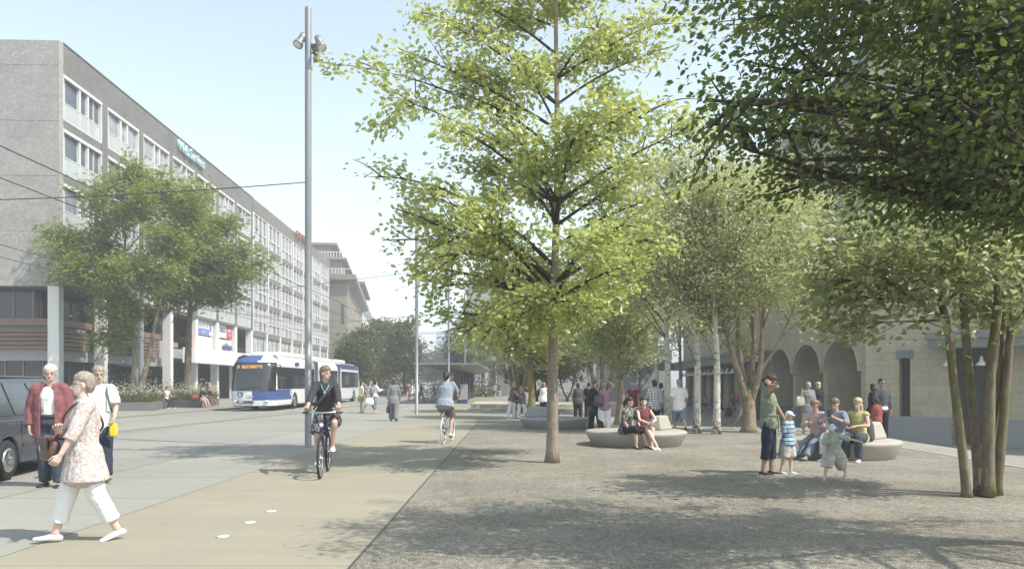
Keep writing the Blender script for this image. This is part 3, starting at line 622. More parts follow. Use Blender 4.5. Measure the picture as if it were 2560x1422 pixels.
# --- the big yellow-green oak
b = G(1381, 1157); Z = b.y
tg = []
for px, py, dz in ((870, 175, .4), (960, 250, -.8), (1010, 30, .6), (940, 120, -.5), (1100, 60, -.8), (1180, 20, .9), (1290, 40, .2), (1290, 140, -1.3), (1400, 20, .8), (1500, 60, -1), (1560, 130, .9), (1640, 60, -.2), (1700, 110, .8), (1690, 250, -.6), (1730, 320, .4), (1640, 400, 1.1),
                    (1600, 270, -1.4), (1150, 190, 1.2), (1060, 220, .1), (1130, 320, -1.2), (1250, 300, -1.8), (1500, 280, -1.9), (1200, 410, .6), (1500, 400, 1.7), (1330, 380, -1.7), (880, 440, .3), (930, 520, -.9), (900, 600, .6), (1000, 560, 1.2), (960, 660, -.2), (1080, 500, -1.6),
                    (1100, 640, -1.9), (1180, 560, -2.2), (1050, 720, 1.0), (1120, 780, -.4), (1180, 700, 1.6), (1080, 830, .3), (1210, 830, -1.2), (1290, 740, -2.3), (1280, 620, 2.1), (1450, 600, -2.2), (1560, 560, -1.5), (1640, 500, .2), (1650, 590, 1.2), (1600, 660, -.8), (1520, 720, .9), (1470, 770, -1.6), (1380, 700, 2.0), (1350, 800, -1.2), (1580, 450, -.5), (1450, 480, 1.9), (1300, 480, 1.8), (1240, 250, 1.5), (1420, 180, 1.7), (1440, 330, -2), (1390, -90, .1), (1300, -110, .5), (1480, -60, -.4), (1560, -40, .6), (1180, -70, 0), (1040, -50, -.4)): tg.append(rel(b, px if px > 1200 else 1200 - (1200-px)*.8, py, Z+dz))
tree('tall yellow-green lobed-leaf tree with a straight single trunk on the gravel', b, [([(0, 0, 0), (.0, 0, 1.4), (.02, .05, 2.8), (.06, .02, 4.2), (.1, .0, 6), (.08, .1, 8), (.06, 0, 9.9)], .125, .03)], tg, B_OAK, L_OAK, 'oak', .112, 32000, .31, .12, .15, .5, 9, tb=.5, tintb=.56, twig=.62, clump=.3, limb=B_DARK, minz=2.9)  # limbs take dark bark: the crown's shade is put into their colour
# --- dark tree overhead from the right
b = V((6.6, 6.6, 0)); DK = .68; tg = []
for px, py, z in ((1760, 60, 9.5), (1800, 10, 8.6), (1765, 250, 9.2), (1780, 340, 10.2), (1850, 140, 10.5), (1880, 250, 8.4), (1860, 400, 9.4), (1900, 60, 11.2), (1950, 180, 9), (1930, 330, 10.8), (2000, 430, 9.3), (1960, 470, 10.4), (2040, 30, 8.5), (2060, 130, 11), (2050, 260, 9.7), (2080, 370, 8.5), (2120, 470, 10), (2180, 80, 9.6), (2200, 220, 8.4), (2210, 330, 11), (2240, 430, 9), (2280, 510, 10), (2300, 20, 10.8), (2330, 150, 9), (2340, 280, 10.3), (2370, 390, 8.5), (2420, 490, 9.6), (2440, 90, 8.5), (2450, 220, 11), (2480, 330, 9.4), (2520, 430, 10.4), (2560, 120, 9.6), (2570, 270, 8.6), (2600, 500, 9), (2620, 30, 10.6), (2650, 380, 10), (2700, 200, 9),
                 (1850, -90, 9.5), (2000, -120, 10.4), (2150, -100, 9), (2330, -130, 9.6), (2500, -120, 10.6), (2700, -100, 9), (2200, -260, 8), (2500, -300, 10), (2000, -260, 11.5), (2560, 60, 7.6), (2400, 260, 7.4), (2250, 150, 12), (2000, 330, 12), (2500, 500, 8), (2650, 560, 9.5), (2380, 60, 12), (2480, 400, 12)): tg.append(rel(b, px, py - (30 if py > 300 else 0), z*DK))
for k in range(26): a = random.uniform(0, 6.28); r_ = random.uniform(1.5, 4); tg.append((r_*math.cos(a), r_*math.sin(a) - 2.2, random.uniform(4.0, 6.5)))
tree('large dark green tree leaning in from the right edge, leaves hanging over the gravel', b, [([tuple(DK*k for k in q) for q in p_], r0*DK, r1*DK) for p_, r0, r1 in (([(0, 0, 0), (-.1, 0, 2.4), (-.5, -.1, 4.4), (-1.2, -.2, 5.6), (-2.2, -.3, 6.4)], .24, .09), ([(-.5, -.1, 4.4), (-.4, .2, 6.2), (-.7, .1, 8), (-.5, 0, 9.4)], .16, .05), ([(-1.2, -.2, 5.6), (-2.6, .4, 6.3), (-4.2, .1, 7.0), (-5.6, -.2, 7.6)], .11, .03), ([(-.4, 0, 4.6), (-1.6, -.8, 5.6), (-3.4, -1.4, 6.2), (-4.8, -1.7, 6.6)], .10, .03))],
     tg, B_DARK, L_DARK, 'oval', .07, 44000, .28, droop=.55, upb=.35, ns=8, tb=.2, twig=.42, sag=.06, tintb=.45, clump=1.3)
# --- multi-stemmed tree on the right
b = G(2445, 1238); tg = []
for px, py, z in ((2020, 640, 10.6), (2060, 560, 11.2), (2010, 760, 10.3), (2100, 700, 9.8), (2090, 830, 10.5), (2150, 600, 10.2), (2170, 760, 11.3), (2200, 880, 10.2), (2230, 680, 9.6), (2260, 560, 10.8), (2280, 800, 9.7), (2320, 640, 11.4), (2340, 740, 10.3), (2380, 560, 9.8), (2400, 700, 9.5), (2420, 830, 11.3), (2450, 620, 10.2), (2480, 740, 9.6), (2500, 860, 10.8), (2540, 600, 10.7), (2550, 720, 10.3), (2580, 820, 9.6), (2620, 640, 10.6), (2640, 760, 10.8), (2320, 480, 10.6), (2450, 470, 11.2), (2560, 480, 10), (2160, 500, 11), (2700, 560, 10.4)): tg.append(rel(b, px, py - (75 if py > 650 else 30), z))
def stem(*pp): return [rel(b, px, py, z) for px, py, z in pp]
tree('multi-stemmed tree with mossy trunks and broad leaves on the gravel at right', b, [(stem((2418, 1245, 10.3), (2405, 1120, 10.3), (2385, 960, 10.3), (2365, 800, 10.3), (2330, 700, 10.5)), .065, .045), (stem((2450, 1240, 10.45), (2437, 1080, 10.6), (2420, 900, 10.6), (2408, 740, 10.6), (2420, 600, 10.5)), .07, .045),
      (stem((2470, 1238, 10.3), (2472, 1080, 10.3), (2478, 900, 10.3), (2495, 760, 10.3), (2490, 600, 10.4)), .085, .045), (stem((2490, 1240, 10.5), (2505, 1080, 10.4), (2518, 920, 10.4), (2535, 780, 10.3), (2580, 660, 10.4)), .07, .04), (stem((2466, 1240, 10.6), (2490, 1000, 10.5), (2508, 860, 10.5), (2500, 700, 10.8)), .05, .035)],
     tg, B_MOSS, L_MULTI, 'oval', .12, 9500, .33, minz=2.25, droop=.25, upb=.5, ns=7, tb=.6, twig=.5)
# --- pale multi-stemmed tree left of the woman in green
b = G(1872, 1081); Zb = b.y
st = [([rel(b, px, py, Zb+dz) for px, py, dz in q], r0, r1) for q, r0, r1 in (
      (((1872, 1082, 0), (1872, 1020, 0), (1871, 990, 0), (1871, 972, 0)), .25, .13), (((1868, 1005, 0), (1845, 930, -.2), (1825, 860, -.4), (1800, 760, -.6), (1780, 640, -.5)), .12, .04), (((1870, 1000, .05), (1852, 900, .3), (1845, 800, .5), (1850, 650, .6), (1840, 480, .5)), .1, .04),
      (((1874, 1005, 0), (1880, 920, .2), (1885, 840, .2), (1880, 700, 0), (1900, 500, 0)), .11, .04), (((1876, 1008, 0), (1898, 930, -.2), (1905, 850, -.4), (1915, 740, -.6), (1960, 600, -.8)), .12, .035), (((1895, 935, -.2), (1925, 890, -.3), (1950, 850, -.3), (1990, 760, 0)), .06, .03))]
tg = shell(tuple(V(rel(b, 1865, 640, Zb))), (2.8, 2.6, 3.2), 60, -.72, .6)
tree('pale green multi-stemmed tree with a thick short bole beside the woman in green', b, st, tg, B_TAN, L_PALE, 'oval', .11, 24000, .42, droop=.2, ns=10, tb=.9, tintb=.55, slend=.6)
# --- birches
bl = ['speckled white birch trunk directly behind the low round bench', 'white birch right of the walking man in a white tee', 'white birch nearest the pale multi-stemmed tree']
for i, (px, py, top, w_) in enumerate(((1668, 1077, 360, 1.9), (1742, 1083, 330, 2.2), (1791, 1086, 400, 2.0))):
    b = G(px, py); zz = b.y; tg = shell(tuple(V(rel(b, px + (-30, 0, 40)[i], 600, zz))), (w_*1.2, w_, 3.3), 40, -.75, .5)
    tree(bl[i], b, [([(0, 0, 0), (.02, 0, 2), (-.03, .05, 4), (.05, 0, 6.5), (.0, 0, 8.4)], .125, .03)], tg, B_BIR, L_BIRCH, 'oval', .1, 14000, .45, droop=.3, ns=9, group='birches on the gravel', tb=1.0, slend=.4, limb=B_GREY, name='birch_tree', tintb=.6)
# --- other trees of the square
def simple(label, px, py, hpx, wpx, r0, lm, bk, n=7000, ls=.16, leaf='oval', low=None, group='trees on the square', z=None, droop=.25, multi=0, tintb=.5, cxo=0, sp=.5, nt=34, dpt=1.0, ns=7):
    """hpx: crown top row; low: crown bottom row; wpx: crown width, all in photo pixels"""
    b = G(px, py) if z is None else V(((px-CX)*z/F, z, H((px-CX)*z/F, z)))
    zz = b.y; top = P(px, hpx, zz).z - b.z; lo = P(px, low, zz).z - b.z; cr = (top-lo)/2; cw = wpx*zz/F/2; ox = cxo*zz/F
    if multi:
        st = [([(0, 0, 0), (0, 0, lo*.35)], r0, r0*.8)]
        for i in range(multi):
            a = 6.28*i/multi + .4; k = cw*.45; st.append(([(0, 0, lo*.3), (math.cos(a)*k*.35, math.sin(a)*k*.35, lo*.75), (math.cos(a)*k*.8+ox*.5, math.sin(a)*k*.8, lo+cr*.6), (math.cos(a)*k+ox, math.sin(a)*k, lo+cr*1.3)], r0*.5, r0*.15))
    else: st = [([(0, 0, 0), (r0*.3, 0, lo*.5), (ox*.3, 0, lo), (ox*.7, r0, lo+cr), (ox, 0, top-.3*cr)], r0, r0*.2)]
    tg = shell((ox, 0, lo+cr), (cw*.92, cw*.92*dpt, cr*.95), nt, -.85, .55)
    return tree(label, b, st, tg, bk, lm, leaf, ls, n, sp, droop=droop, ns=ns, group=group, tb=.8, twig=.5*max(1, cw/2.4), tintb=tintb)
simple('grey-green tree with a brown speckled trunk behind the seated pair', 1548, 1062, 600, 260, .2, L_PALE, B_OAK, 11000, .15, low=930, tintb=.32)
simple('tree with yellow lichen on its trunk behind the wheelchair', 1326, 1047, 640, 230, .21, L_OAK, B_LICH, 9000, .2, 'oak', low=930, tintb=.35)
simple('vase-shaped tree with forked trunk behind the wheelchair pair', 1297, 1030, 690, 260, .22, L_PALE, B_TAN, 8500, .2, low=930, multi=5, tintb=.4)
simple('tree with many upright grey stems behind the woman with raised arms', 1505, 1040, 660, 300, .3, L_PALE, B_GREY, 12000, .17, low=925, multi=6, tintb=.42)
simple('slender pale barked tree behind the woman with raised arms', 1494, 1036, 700, 130, .13, L_BIRCH, B_BIR, 5000, .15, low=910, tintb=.5)
simple('small dark open tree before the grey wall', 1418, 1012, 800, 160, .16, L_FAR, B_DARK, 4200, .24, low=960, multi=2, tintb=.4)
simple('thin twisted tree before the grey wall', 1482, 1012, 780, 150, .17, L_FAR, B_TAN, 3600, .24, low=920, multi=3, tintb=.5)
simple('small yellow autumn tree beneath the far canopy', 1598, 1010, 830, 150, .22, L_YEL, B_LICH, 4500, .3, low=935, group=None)
simple('dark evergreen bush tree beside the ramp wall', 1340, 1006, 880, 190, .2, L_FAR, B_DARK, 5000, .3, low=955, multi=3, tintb=.4)
simple('round leafy tree behind the far lamp posts', 1235, 990, 760, 190, .25, L_PALE, B_GREY, 8000, .35, low=915, tintb=.45, group='trees along the far street')
simple('low leafy tree beyond the bus shelter roof', 1165, 988, 800, 140, .25, L_GREY, B_GREY, 6000, .4, low=930, tintb=.4, group='trees along the far street')
simple('pale tree rising behind the speckled birch', 1640, 1045, 430, 250, .2, L_BIRCH, B_BIR, 12000, .15, low=900, tintb=.55)
simple('tall pale tree between the oak and the birches', 1700, 1040, 500, 260, .2, L_PALE, B_GREY, 10000, .15, low=880, tintb=.5)
simple('pale tree with reddish leaf tips before the arches', 1975, 1030, 420, 190, .2, L_PALE, B_TAN, 9000, .17, low=800, tintb=.5)
# --- honey locusts in the planters on the left, street trees
z = 45.3; b = V(((350-CX)*z/F, z, .6)); tg = []
for px, py, dz in ((110, 570, 0), (150, 640, 1), (110, 600, -1), (180, 560, 2), (200, 720, 0), (160, 760, -1), (230, 800, 1), (270, 860, 0), (220, 470, -1), (260, 430, 1), (330, 420, 0), (300, 520, 2.5), (360, 480, -2), (410, 430, 0), (450, 470, 1), (490, 530, 0), (500, 470, -1), (430, 560, -2.4), (380, 620, 2.4), (300, 640, -2.5), (240, 640, 2), (280, 740, -1.5), (350, 760, 2), (420, 700, -2), (460, 620, 1.5), (330, 860, -.5), (270, 920, .4), (400, 790, .8)): tg.append(rel(b, 360 + (px-360)*.88, py - (80 if py > 740 else 30 if py > 690 else -15), z+dz))
sp = [(tuple([(0, 0, 0), (.0, 0, .7)]), .27, .24), ([(0, 0, .5), (-.35, .1, 2), (-.5, .2, 4), (-.9, .1, 7), (-.9, 0, 10)], .2, .06), ([(.0, 0, .5), (.5, -.1, 2.2), (.85, 0, 4.2), (1.1, .2, 6), (1.6, .2, 9.5)], .2, .06)]
tree('feathery locust tree with forked trunk growing from the left planter', b, sp, tg, B_GREY, L_LOCUST, 'pinn', .30, 25000, .75, droop=.45, ns=9, tb=.7, twig=1.0, group='trees in the street planters', tintb=.55)
z = 52.0; b = V(((470-CX)*z/F, z, .6)); tg = []
for px, py, dz in ((400, 600, 0), (420, 700, 1), (380, 780, 0), (450, 560, -1), (500, 520, 1), (520, 600, -2), (560, 560, 0), (590, 640, 1), (630, 700, 0), (620, 760, -1), (560, 720, 2), (500, 700, -2.5), (470, 780, 2), (530, 800, -1), (580, 810, .5), (430, 820, -1), (470, 640, 2.5), (640, 740, 0), (540, 660, 2.4)): tg.append(rel(b, 480 + (px-480)*.88, py - (75 if py > 690 else 0), z+dz))
tree('dense leafy tree with one straight trunk growing from the right planter', b, [([(0, 0, 0), (.0, 0, 2.4), (.05, .1, 5), (.3, 0, 8), (.9, 0, 11)], .3, .08)], tg, B_GREY, L_LOCUST, 'pinn', .32, 21000, .85, droop=.35, ns=9, tb=.6, twig=1.1, group='trees in the street planters', tintb=.4)
FT = 'trees along the far street'
simple('dark green street tree just behind the bus', 905, 990, 825, 110, .3, L_FAR, B_DARK, 7500, .42, low=945, group=FT, z=88, tintb=.5, sp=.8)
simple('bright green street tree before the apartment row', 945, 990, 795, 130, .3, L_FAR, B_DARK, 8500, .45, low=940, group=FT, z=98, tintb=.62, sp=.9)
simple('dark green street tree left of the thin pole', 1010, 990, 800, 110, .3, L_FAR, B_DARK, 8500, .45, low=945, group=FT, z=92, tintb=.55, sp=.8)
simple('low dark street tree behind the women waiting', 880, 990, 855, 90, .25, L_FAR, B_DARK, 5000, .42, low=950, group=FT, z=80, tintb=.4, sp=.7)
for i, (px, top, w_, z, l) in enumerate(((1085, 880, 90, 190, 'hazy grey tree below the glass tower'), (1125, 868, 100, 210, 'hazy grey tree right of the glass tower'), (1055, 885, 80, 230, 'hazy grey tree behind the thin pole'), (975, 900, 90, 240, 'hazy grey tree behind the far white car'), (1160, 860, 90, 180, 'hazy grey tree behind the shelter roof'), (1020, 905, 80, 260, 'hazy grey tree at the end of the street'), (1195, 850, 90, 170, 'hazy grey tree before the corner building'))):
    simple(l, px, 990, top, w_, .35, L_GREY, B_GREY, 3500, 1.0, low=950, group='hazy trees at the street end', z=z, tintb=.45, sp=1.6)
# ================================================================== articulated trolley bus
bus = thing('trolley_bus', 'white and blue articulated trolley bus with dark windows driving towards the camera', 'bus', (-14.52, 42.2, .004), R(.7))
bw_ = mat('bus_white', (.72, .72, .73), .25, .03, 1, coat=.3); bb_ = mat('bus_blue', (.05, .095, .27), .25, .06, 1, coat=.3); bg_ = glass('bus', (.022, .026, .03), .04, .9); bw2 = mat('bus_roof', (.66, .66, .66), .5, .05, 1)
ZL = [.3, .42, .6, .75, .9, 1.05, 1.2, 1.4, 1.65, 1.9, 2.15, 2.4, 2.6, 2.72, 2.84, 2.95, 3.05, 3.13, 3.18]
def fy(z): return float(np.interp(z, [.3, 1.1, 1.9, 2.6, 2.9, 3.05, 3.18], [.08, 0, .13, .33, .62, .95, 1.6]))
def hw(z): return float(np.interp(z, [.3, .5, 1.2, 2.5, 2.85, 3.05, 3.18], [1.22, 1.27, 1.275, 1.25, 1.2, 1.08, .8]))
def fpt(u, z, off=0): # u in -1..1 over the curved front
    return V((u*hw(z), fy(z) + .62*abs(u)**5 - off, z))
US = [-1, -.97, -.92, -.84, -.72, -.58, -.42, -.26, -.1, .06, .2, .34, .48, .62, .74, .85, .92, .97, 1]
m = MB(); L1 = 9.4; YS = [1.2, 2.0, 2.8, 3.6, 5, 7, L1]; nu = len(US); row = nu + 2*len(YS)
vs = []
for z in ZL:
    h = hw(z); vs += [V((-h, y, z)) for y in YS[::-1]] + [fpt(u, z) for u in US] + [V((h, y, z)) for y in YS]
fs = []; mi = []
for j in range(len(ZL)-1):
    for i in range(row-1):
        c = (vs[j*row+i] + vs[j*row+i+1] + vs[(j+1)*row+i+1])/3; blue_ = (c.x > .05 and c.y < 3.6 and .6 < c.z < 1.2 and (c.y < .9 or c.x > 1)) or (c.z > 2.72 and c.x < .35 and c.y < 3)
        m.add([vs[j*row+i], vs[j*row+i+1], vs[(j+1)*row+i+1], vs[(j+1)*row+i]], [(0, 1, 2, 3)], False, 1 if blue_ else 0)
t = (len(ZL)-1)*row; m.add(vs[t:t+row], [tuple(range(row))], False, 0); m.add([vs[j*row] for j in range(len(ZL))] + [vs[j*row+row-1] for j in range(len(ZL))][::-1], [tuple(range(2*len(ZL)))], False, 0)
me = m.mesh('body'); bmm = bmesh.new(); bmm.from_mesh(me); bmesh.ops.remove_doubles(bmm, verts=bmm.verts, dist=.002); bmesh.ops.recalc_face_normals(bmm, faces=bmm.faces)
for f in bmm.faces: f.smooth = True
bmm.to_mesh(me); bmm.free(); me.materials.append(bw_); me.materials.append(bb_); link('body', me, bus)
def skin(us, zs, off, name, m_, par): 
    q = MB(); k = len(us); vv = [fpt(u, z, off) * 1 for z in zs for u in us]; 
    for i, v in enumerate(vv): v.x *= 1 + off*.6
    q.add(vv, [(j*k+i, j*k+i+1, (j+1)*k+i+1, (j+1)*k+i) for j in range(len(zs)-1) for i in range(k-1)], True); return q.build(name, m_, par)
ws = skin(US[1:-1], [1.13, 1.4, 1.65, 1.9, 2.15, 2.4, 2.6, 2.74], .018, 'windscreen', bg_, bus)
amber = NT('amber_led'); AMB = amber.pbr((.3, .1, .0), .5, **{'Emission Color': (1, .5, .12, 1), 'Emission Strength': .5})
text('destination_display', '21  BLECHERETTE', .25, AMB, bus, (-.1, .155, 2.47), (R(74), 0, 0), .004, sx=.72)
skin([-.6, -.3, 0, .25], [1.3, 1.55, 1.7], .024, 'dashboard_card', mat('card', (.3, .31, .31), .6), bus).scale = (.5, 1, .6)
MB().tube([(-.7, -.06, 1.16), (-.2, -.08, 1.3), (.4, -.04, 1.34)], .014, 5).build('wiper', black, bus); MB().tube([(.75, -.03, 1.16), (.45, -.05, 1.4)], .014, 5).build('wiper', black, bus)
for x in (-.86, .86):
    MB().ell((x, .1, .56), (.16, .09, .05), 12, 6).build('headlight', mat('lamp_glass', (.7, .72, .74), .1), bus)
MB().box(-.72, -.42, -.03, .0, .82, 1.06).build('access_sign', bb_, bus); sg_ = MB(); sg_.torus((-.58, -.04, .89), .05, .012, None, 16, 5); sg_.bar((-.6, -.04, .93), (-.6, -.04, 1.0), .02, .02).build('access_symbol', white, bus)
MB().box(-.75, .15, -.04, .05, .44, .58).build('plate_holder', dark_metal, bus); text('number_lettering', '809', .16, white, bus, (-.5, -.05, .51), (R(90), 0, 0), .004)
text('logo_lettering', 'tl', .46, white, bus, (1.285, 3.35, 1.0), RT, .004)
def side_glass(ya, yb, z0=1.22, z1=2.5):
    for sx in (1, -1):
        x = 1.284*sx; q = MB(); q.add([(x, ya, z0), (x, yb, z0), (x*.985, yb, z1), (x*.985, ya, z1), (x*.97, ya, z0), (x*.97, yb, z0), (x*.955, yb, z1), (x*.955, ya, z1)], [(0, 1, 2, 3), (4, 7, 6, 5), (0, 4, 5, 1), (1, 5, 6, 2), (2, 6, 7, 3), (3, 7, 4, 0)]); q.build('side_window', bg_, bus)
for a_, b_ in ((.75, 1.55), (3.72, 5.3), (5.34, 6.9), (6.94, 9.2)): side_glass(a_, b_)
side_glass(1.6, 3.68, 1.22, 2.5)
def wheel(par, x, y, r, wd, sx):
    M_ = Matrix.Rotation(PI/2, 3, 'Z'); w_ = MB(); M2 = Matrix.Rotation(PI/2, 3, 'Y')
    w_.lathe([(r*.6, -wd/2), (r*.94, -wd/2), (r, -wd*.36), (r, wd*.36), (r*.94, wd/2), (r*.6, wd/2)], 32, (x, y, r), True, 0, M2); o = w_.build('wheel', black, par)
    q = MB(); s_ = sx*wd/2; q.lathe([(r*.62, -.02), (r*.62, .012), (r*.5, .03), (r*.2, .0), (r*.16, .05), (.01, .055)], 28, (x + s_*.98, y, r), True, 0, Matrix.Rotation(PI/2*sx, 3, 'Y'))
    q.build('rim', chrome, o)
    n = 8
    for i in range(n):
        a = 2*PI*i/n; q2 = MB(); q2.ell((x + s_*1.06, y + r*.42*math.cos(a), r + r*.42*math.sin(a)), (.012, r*.075, r*.075), 8, 5)
        if i == 0: allb = q2
        else: allb.add(q2.v, q2.f, True)
    allb.build('rim_hole', dark_metal, o); return o
arch = mat('wheel_arch', (.015, .015, .015), .9)
for y in (2.95+1.4, 8.0):
    for sx in (1, -1): 
        q = MB(); q.prism([(y + .62*math.cos(t_), .3 + .72*math.sin(t_)) for t_ in np.linspace(0, PI, 13)], 1.2*sx, 1.281*sx); q.build('wheel_arch', arch, bus); wheel(bus, 1.13*sx, y, .48, .3, sx)
def bsec(y0, y1, blue_top, nm='rear_section'):
    q = MB(); Z2 = [.3, .5, 1.2, 2.5, 2.72, 2.95, 3.1, 3.18]; k = len(Z2); pr = [(-hw(z), z) for z in Z2] + [(hw(z), z) for z in Z2[::-1]]
    q.prism([(a, b) for a, b in pr], y0, y1, 'y'); q.build(nm, bw_, bus)
    if blue_top: MB().box(1.17, 1.262, y0+.1, y1-.1, 2.72, 3.08).build('roof_band', bb_, bus)
    n = 4; d = (y1-y0-.3)/n
    for i in range(n): side_glass(y0+.15+i*d, y0+.15+(i+1)*d-.05)
    for sx in (1, -1):
        y = y1 - 2.2; q = MB(); q.prism([(y + .62*math.cos(t_), .3 + .72*math.sin(t_)) for t_ in np.linspace(0, PI, 13)], 1.2*sx, 1.281*sx); q.build('wheel_arch', arch, bus); wheel(bus, 1.13*sx, y, .48, .3, sx)
bsec(10.5, 16.6, False); bsec(17.7, 25, True)
for y0, y1 in ((9.4, 10.5), (16.6, 17.7)):
    q = MB(); n = 8
    for i in range(n): yy = y0 + (y1-y0)*i/n; q.box(-1.2, 1.2, yy, yy+.1, .4, 3.05).box(-1.12, 1.12, yy+.1, yy+(y1-y0)/n, .45, 3.0)
    q.build('bellows', mat('bellows_grey', (.07, .07, .075), .9), bus)
MB().box(-.95, .95, 3.0, 9.2, 3.15, 3.42).build('roof_fairing', bw2, bus, .08); MB().box(-.9, .9, 11, 16, 3.15, 3.4).build('roof_fairing', bw2, bus, .08); MB().box(-.9, .9, 18, 21, 3.15, 3.45).build('roof_fairing', bw2, bus, .08)
MB().tube([(1.25, .7, 2.6), (1.55, .4, 2.55), (1.55, .4, 2.4)], .03, 6).cbox((1.55, .38, 2.15), (.2, .1, .5)).build('mirror', black, bus)
MB().box(1.255, 1.275, 4.5, 5.3, 2.62, 2.85).build('badge', bb_, bus)
MB().box(-1.15, 1.15, .6, 24.8, .25, .42).build('underframe', black, bus)
# ================================================================== cars
def car(label, colr, loc, rz, kind='hatch', near=False, group='cars on the far street'):
    c = thing('parked_car' if near else 'car', label, 'car', loc, rz, group); pm_ = mat('paint_%d_%d_%d' % tuple(int(1000*k) for k in colr), colr, .25, .06, 1, coat=.6); gl = glass('car', (.06, .07, .085), .05, .9)
    r = .32; hh = {'mpv': 1.66, 'hatch': 1.5, 'low': 1.3, 'suv': 1.7}[kind]; zb = {'mpv': .98, 'hatch': .92, 'low': .82, 'suv': 1.05}[kind]; fr, rr_ = 2.2, -2.2; W = .87
    def arcp(yc): return [(yc + .39*math.cos(a), .24 + .46*math.sin(a)) for a in np.linspace(PI, 0, 9)]
    low = [(rr_, .3), (rr_+.05, .24)] + arcp(-1.33) + arcp(1.33) + [(fr-.1, .24), (fr, .34), (fr+.02, .6), (fr-.1, zb-.22), (1.2, zb-.03), (rr_+.05, zb), (rr_-.02, .62)]
    q = MB(); n = len(low)
    secs = [(-W, .0, .0), (-W+.04, .02, 1), (W-.04, .02, 1), (W, 0, 0)]
    vv = []
    for x, g, _ in ((-W+.05, 0, 0), (-W, 0, 0), (W, 0, 0), (W-.05, 0, 0)):
        for (y, z) in low: k = 1 if abs(x) < W-.01 else .0; vv.append((x if z > .7 and k else (x/abs(x))*(W - (.05 if z > zb-.1 else 0)), y, z))
    vv = vv[n:3*n]; q.add(vv, [(i, (i+1) % n, n+(i+1) % n, n+i) for i in range(n)] + [tuple(range(n))[::-1], tuple(range(n, 2*n))]); q.build('body', pm_, c, .03)
    ra, rb, wa = (-2.05, .45, 1.45) if kind in ('mpv', 'suv') else (-1.3, .2, 1.2); rb0 = -2.16 if kind in ('mpv', 'suv') else -1.95
    rf, t0 = hh, W-.2
    g = MB(); b0 = [(-W+.05, rb0, zb-.02), (W-.05, rb0, zb-.02), (W-.05, wa, zb-.02), (-W+.05, wa, zb-.02)]; tp = [(-t0, ra, rf-.04), (t0, ra, rf-.04), (t0, rb, rf-.02), (-t0, rb, rf-.02)]
    g.add(b0+tp, [(0, 1, 5, 4), (1, 2, 6, 5), (2, 3, 7, 6), (3, 0, 4, 7), (4, 5, 6, 7)]); g.build('cabin', pm_, c, .03)
    MB().box(-t0+.02, t0-.02, ra+.05, rb-.05, rf-.03, rf+.015).build('roof', pm_, c, .03)
    def on(sx, y, k):  # point on the cabin side, k 0..1 up
        yb, yt = rb0 + (wa-rb0)*y, ra + (rb-ra)*y
        return V((sx*((W-.05)*(1-k) + t0*k), yb*(1-k) + yt*k, (zb-.02)*(1-k) + (rf-.03)*k))
    for sx in (1, -1):
        for a, b in ((.05, .30), (.33, .60), (.63, .93)):
            q = MB(); pts = [on(sx, a, .1), on(sx, b, .1), on(sx, b - .0, .88), on(sx, a, .88)]; o = V((sx*.012, 0, .004)); pts2 = [p + o for p in pts]; pts1 = [p - o for p in pts]; q.add(pts2+pts1, [(0, 1, 2, 3), (7, 6, 5, 4), (0, 4, 5, 1), (1, 5, 6, 2), (2, 6, 7, 3), (3, 7, 4, 0)]); q.build('side_window', gl, c)
        if near:
            for y in (-.75, .3): MB().box(sx*(W-.0), sx*(W+.025), y, y+.19, zb-.14, zb-.1).build('door_handle', dark_metal, c)
            MB().box(sx*(W+.002), sx*(W+.018), -.85, .95, .5, .56).build('side_moulding', dark_metal, c)
            q = MB()
            for y in (-.9, .12, 1.05): q.box(sx*(W-.01), sx*(W+.003), y, y+.008, .36, zb-.05)
            q.build('door_seam', black, c)
            MB().ell((sx*(W+.1), 1.0, zb+.08), (.1, .06, .07)).build('mirror', pm_, c)
    for nm, f0, f1 in (('windscreen', (wa, zb), (rb, rf-.03)), ('rear_window', (rb0, zb), (ra, rf-.04))):
        q = MB(); s_ = 1 if nm == 'windscreen' else -1; e = .02*s_; k0, k1 = .1, .9
        ya, za = f0[0]+(f1[0]-f0[0])*k0, f0[1]+(f1[1]-f0[1])*k0; yb, zb_ = f0[0]+(f1[0]-f0[0])*k1, f0[1]+(f1[1]-f0[1])*k1
        q.add([(-W+.16, ya+e, za+.01), (W-.16, ya+e, za+.01), (t0-.05, yb+e, zb_+.01), (-t0+.05, yb+e, zb_+.01), (-W+.16, ya-e, za), (W-.16, ya-e, za), (t0-.05, yb-e, zb_), (-t0+.05, yb-e, zb_)], [(0, 1, 2, 3), (7, 6, 5, 4), (0, 4, 5, 1), (1, 5, 6, 2), (2, 6, 7, 3), (3, 7, 4, 0)]); q.build(nm, gl, c)
    for x in (-.62, .62):
        MB().ell((x, fr-.03, zb-.3), (.19, .07, .07)).build('headlight', mat('lamp_glass', (.7, .72, .74), .1), c); MB().box(x-.12, x+.12, rr_-.04, rr_+.02, .6, .85).build('tail_light', mat('tail_red', (.4, .02, .02), .3), c)
    MB().box(-.5, .5, fr-.02, fr+.04, .36, .6).build('grille', black, c); MB().box(-.26, .26, fr+.03, fr+.05, .4, .5).build('number_plate', white, c); MB().box(-.26, .26, rr_-.06, rr_-.03, .5, .6).build('number_plate', white, c)
    for y in (-1.33, 1.33):
        for sx in (1, -1): wheel(c, sx*(W-.11), y, r, .2, sx)
    return c
g0 = G(20, 1200); d_ = V((-.168, 1, 0)).normalized(); n_ = V((d_.y, -d_.x, 0)); pc = g0 + d_*1.33 - n_*.85
car('dark grey people carrier half out of the frame behind the man in the red jacket', (.045, .05, .066), (pc.x, pc.y, .004), R(9.5), 'mpv', True, None)
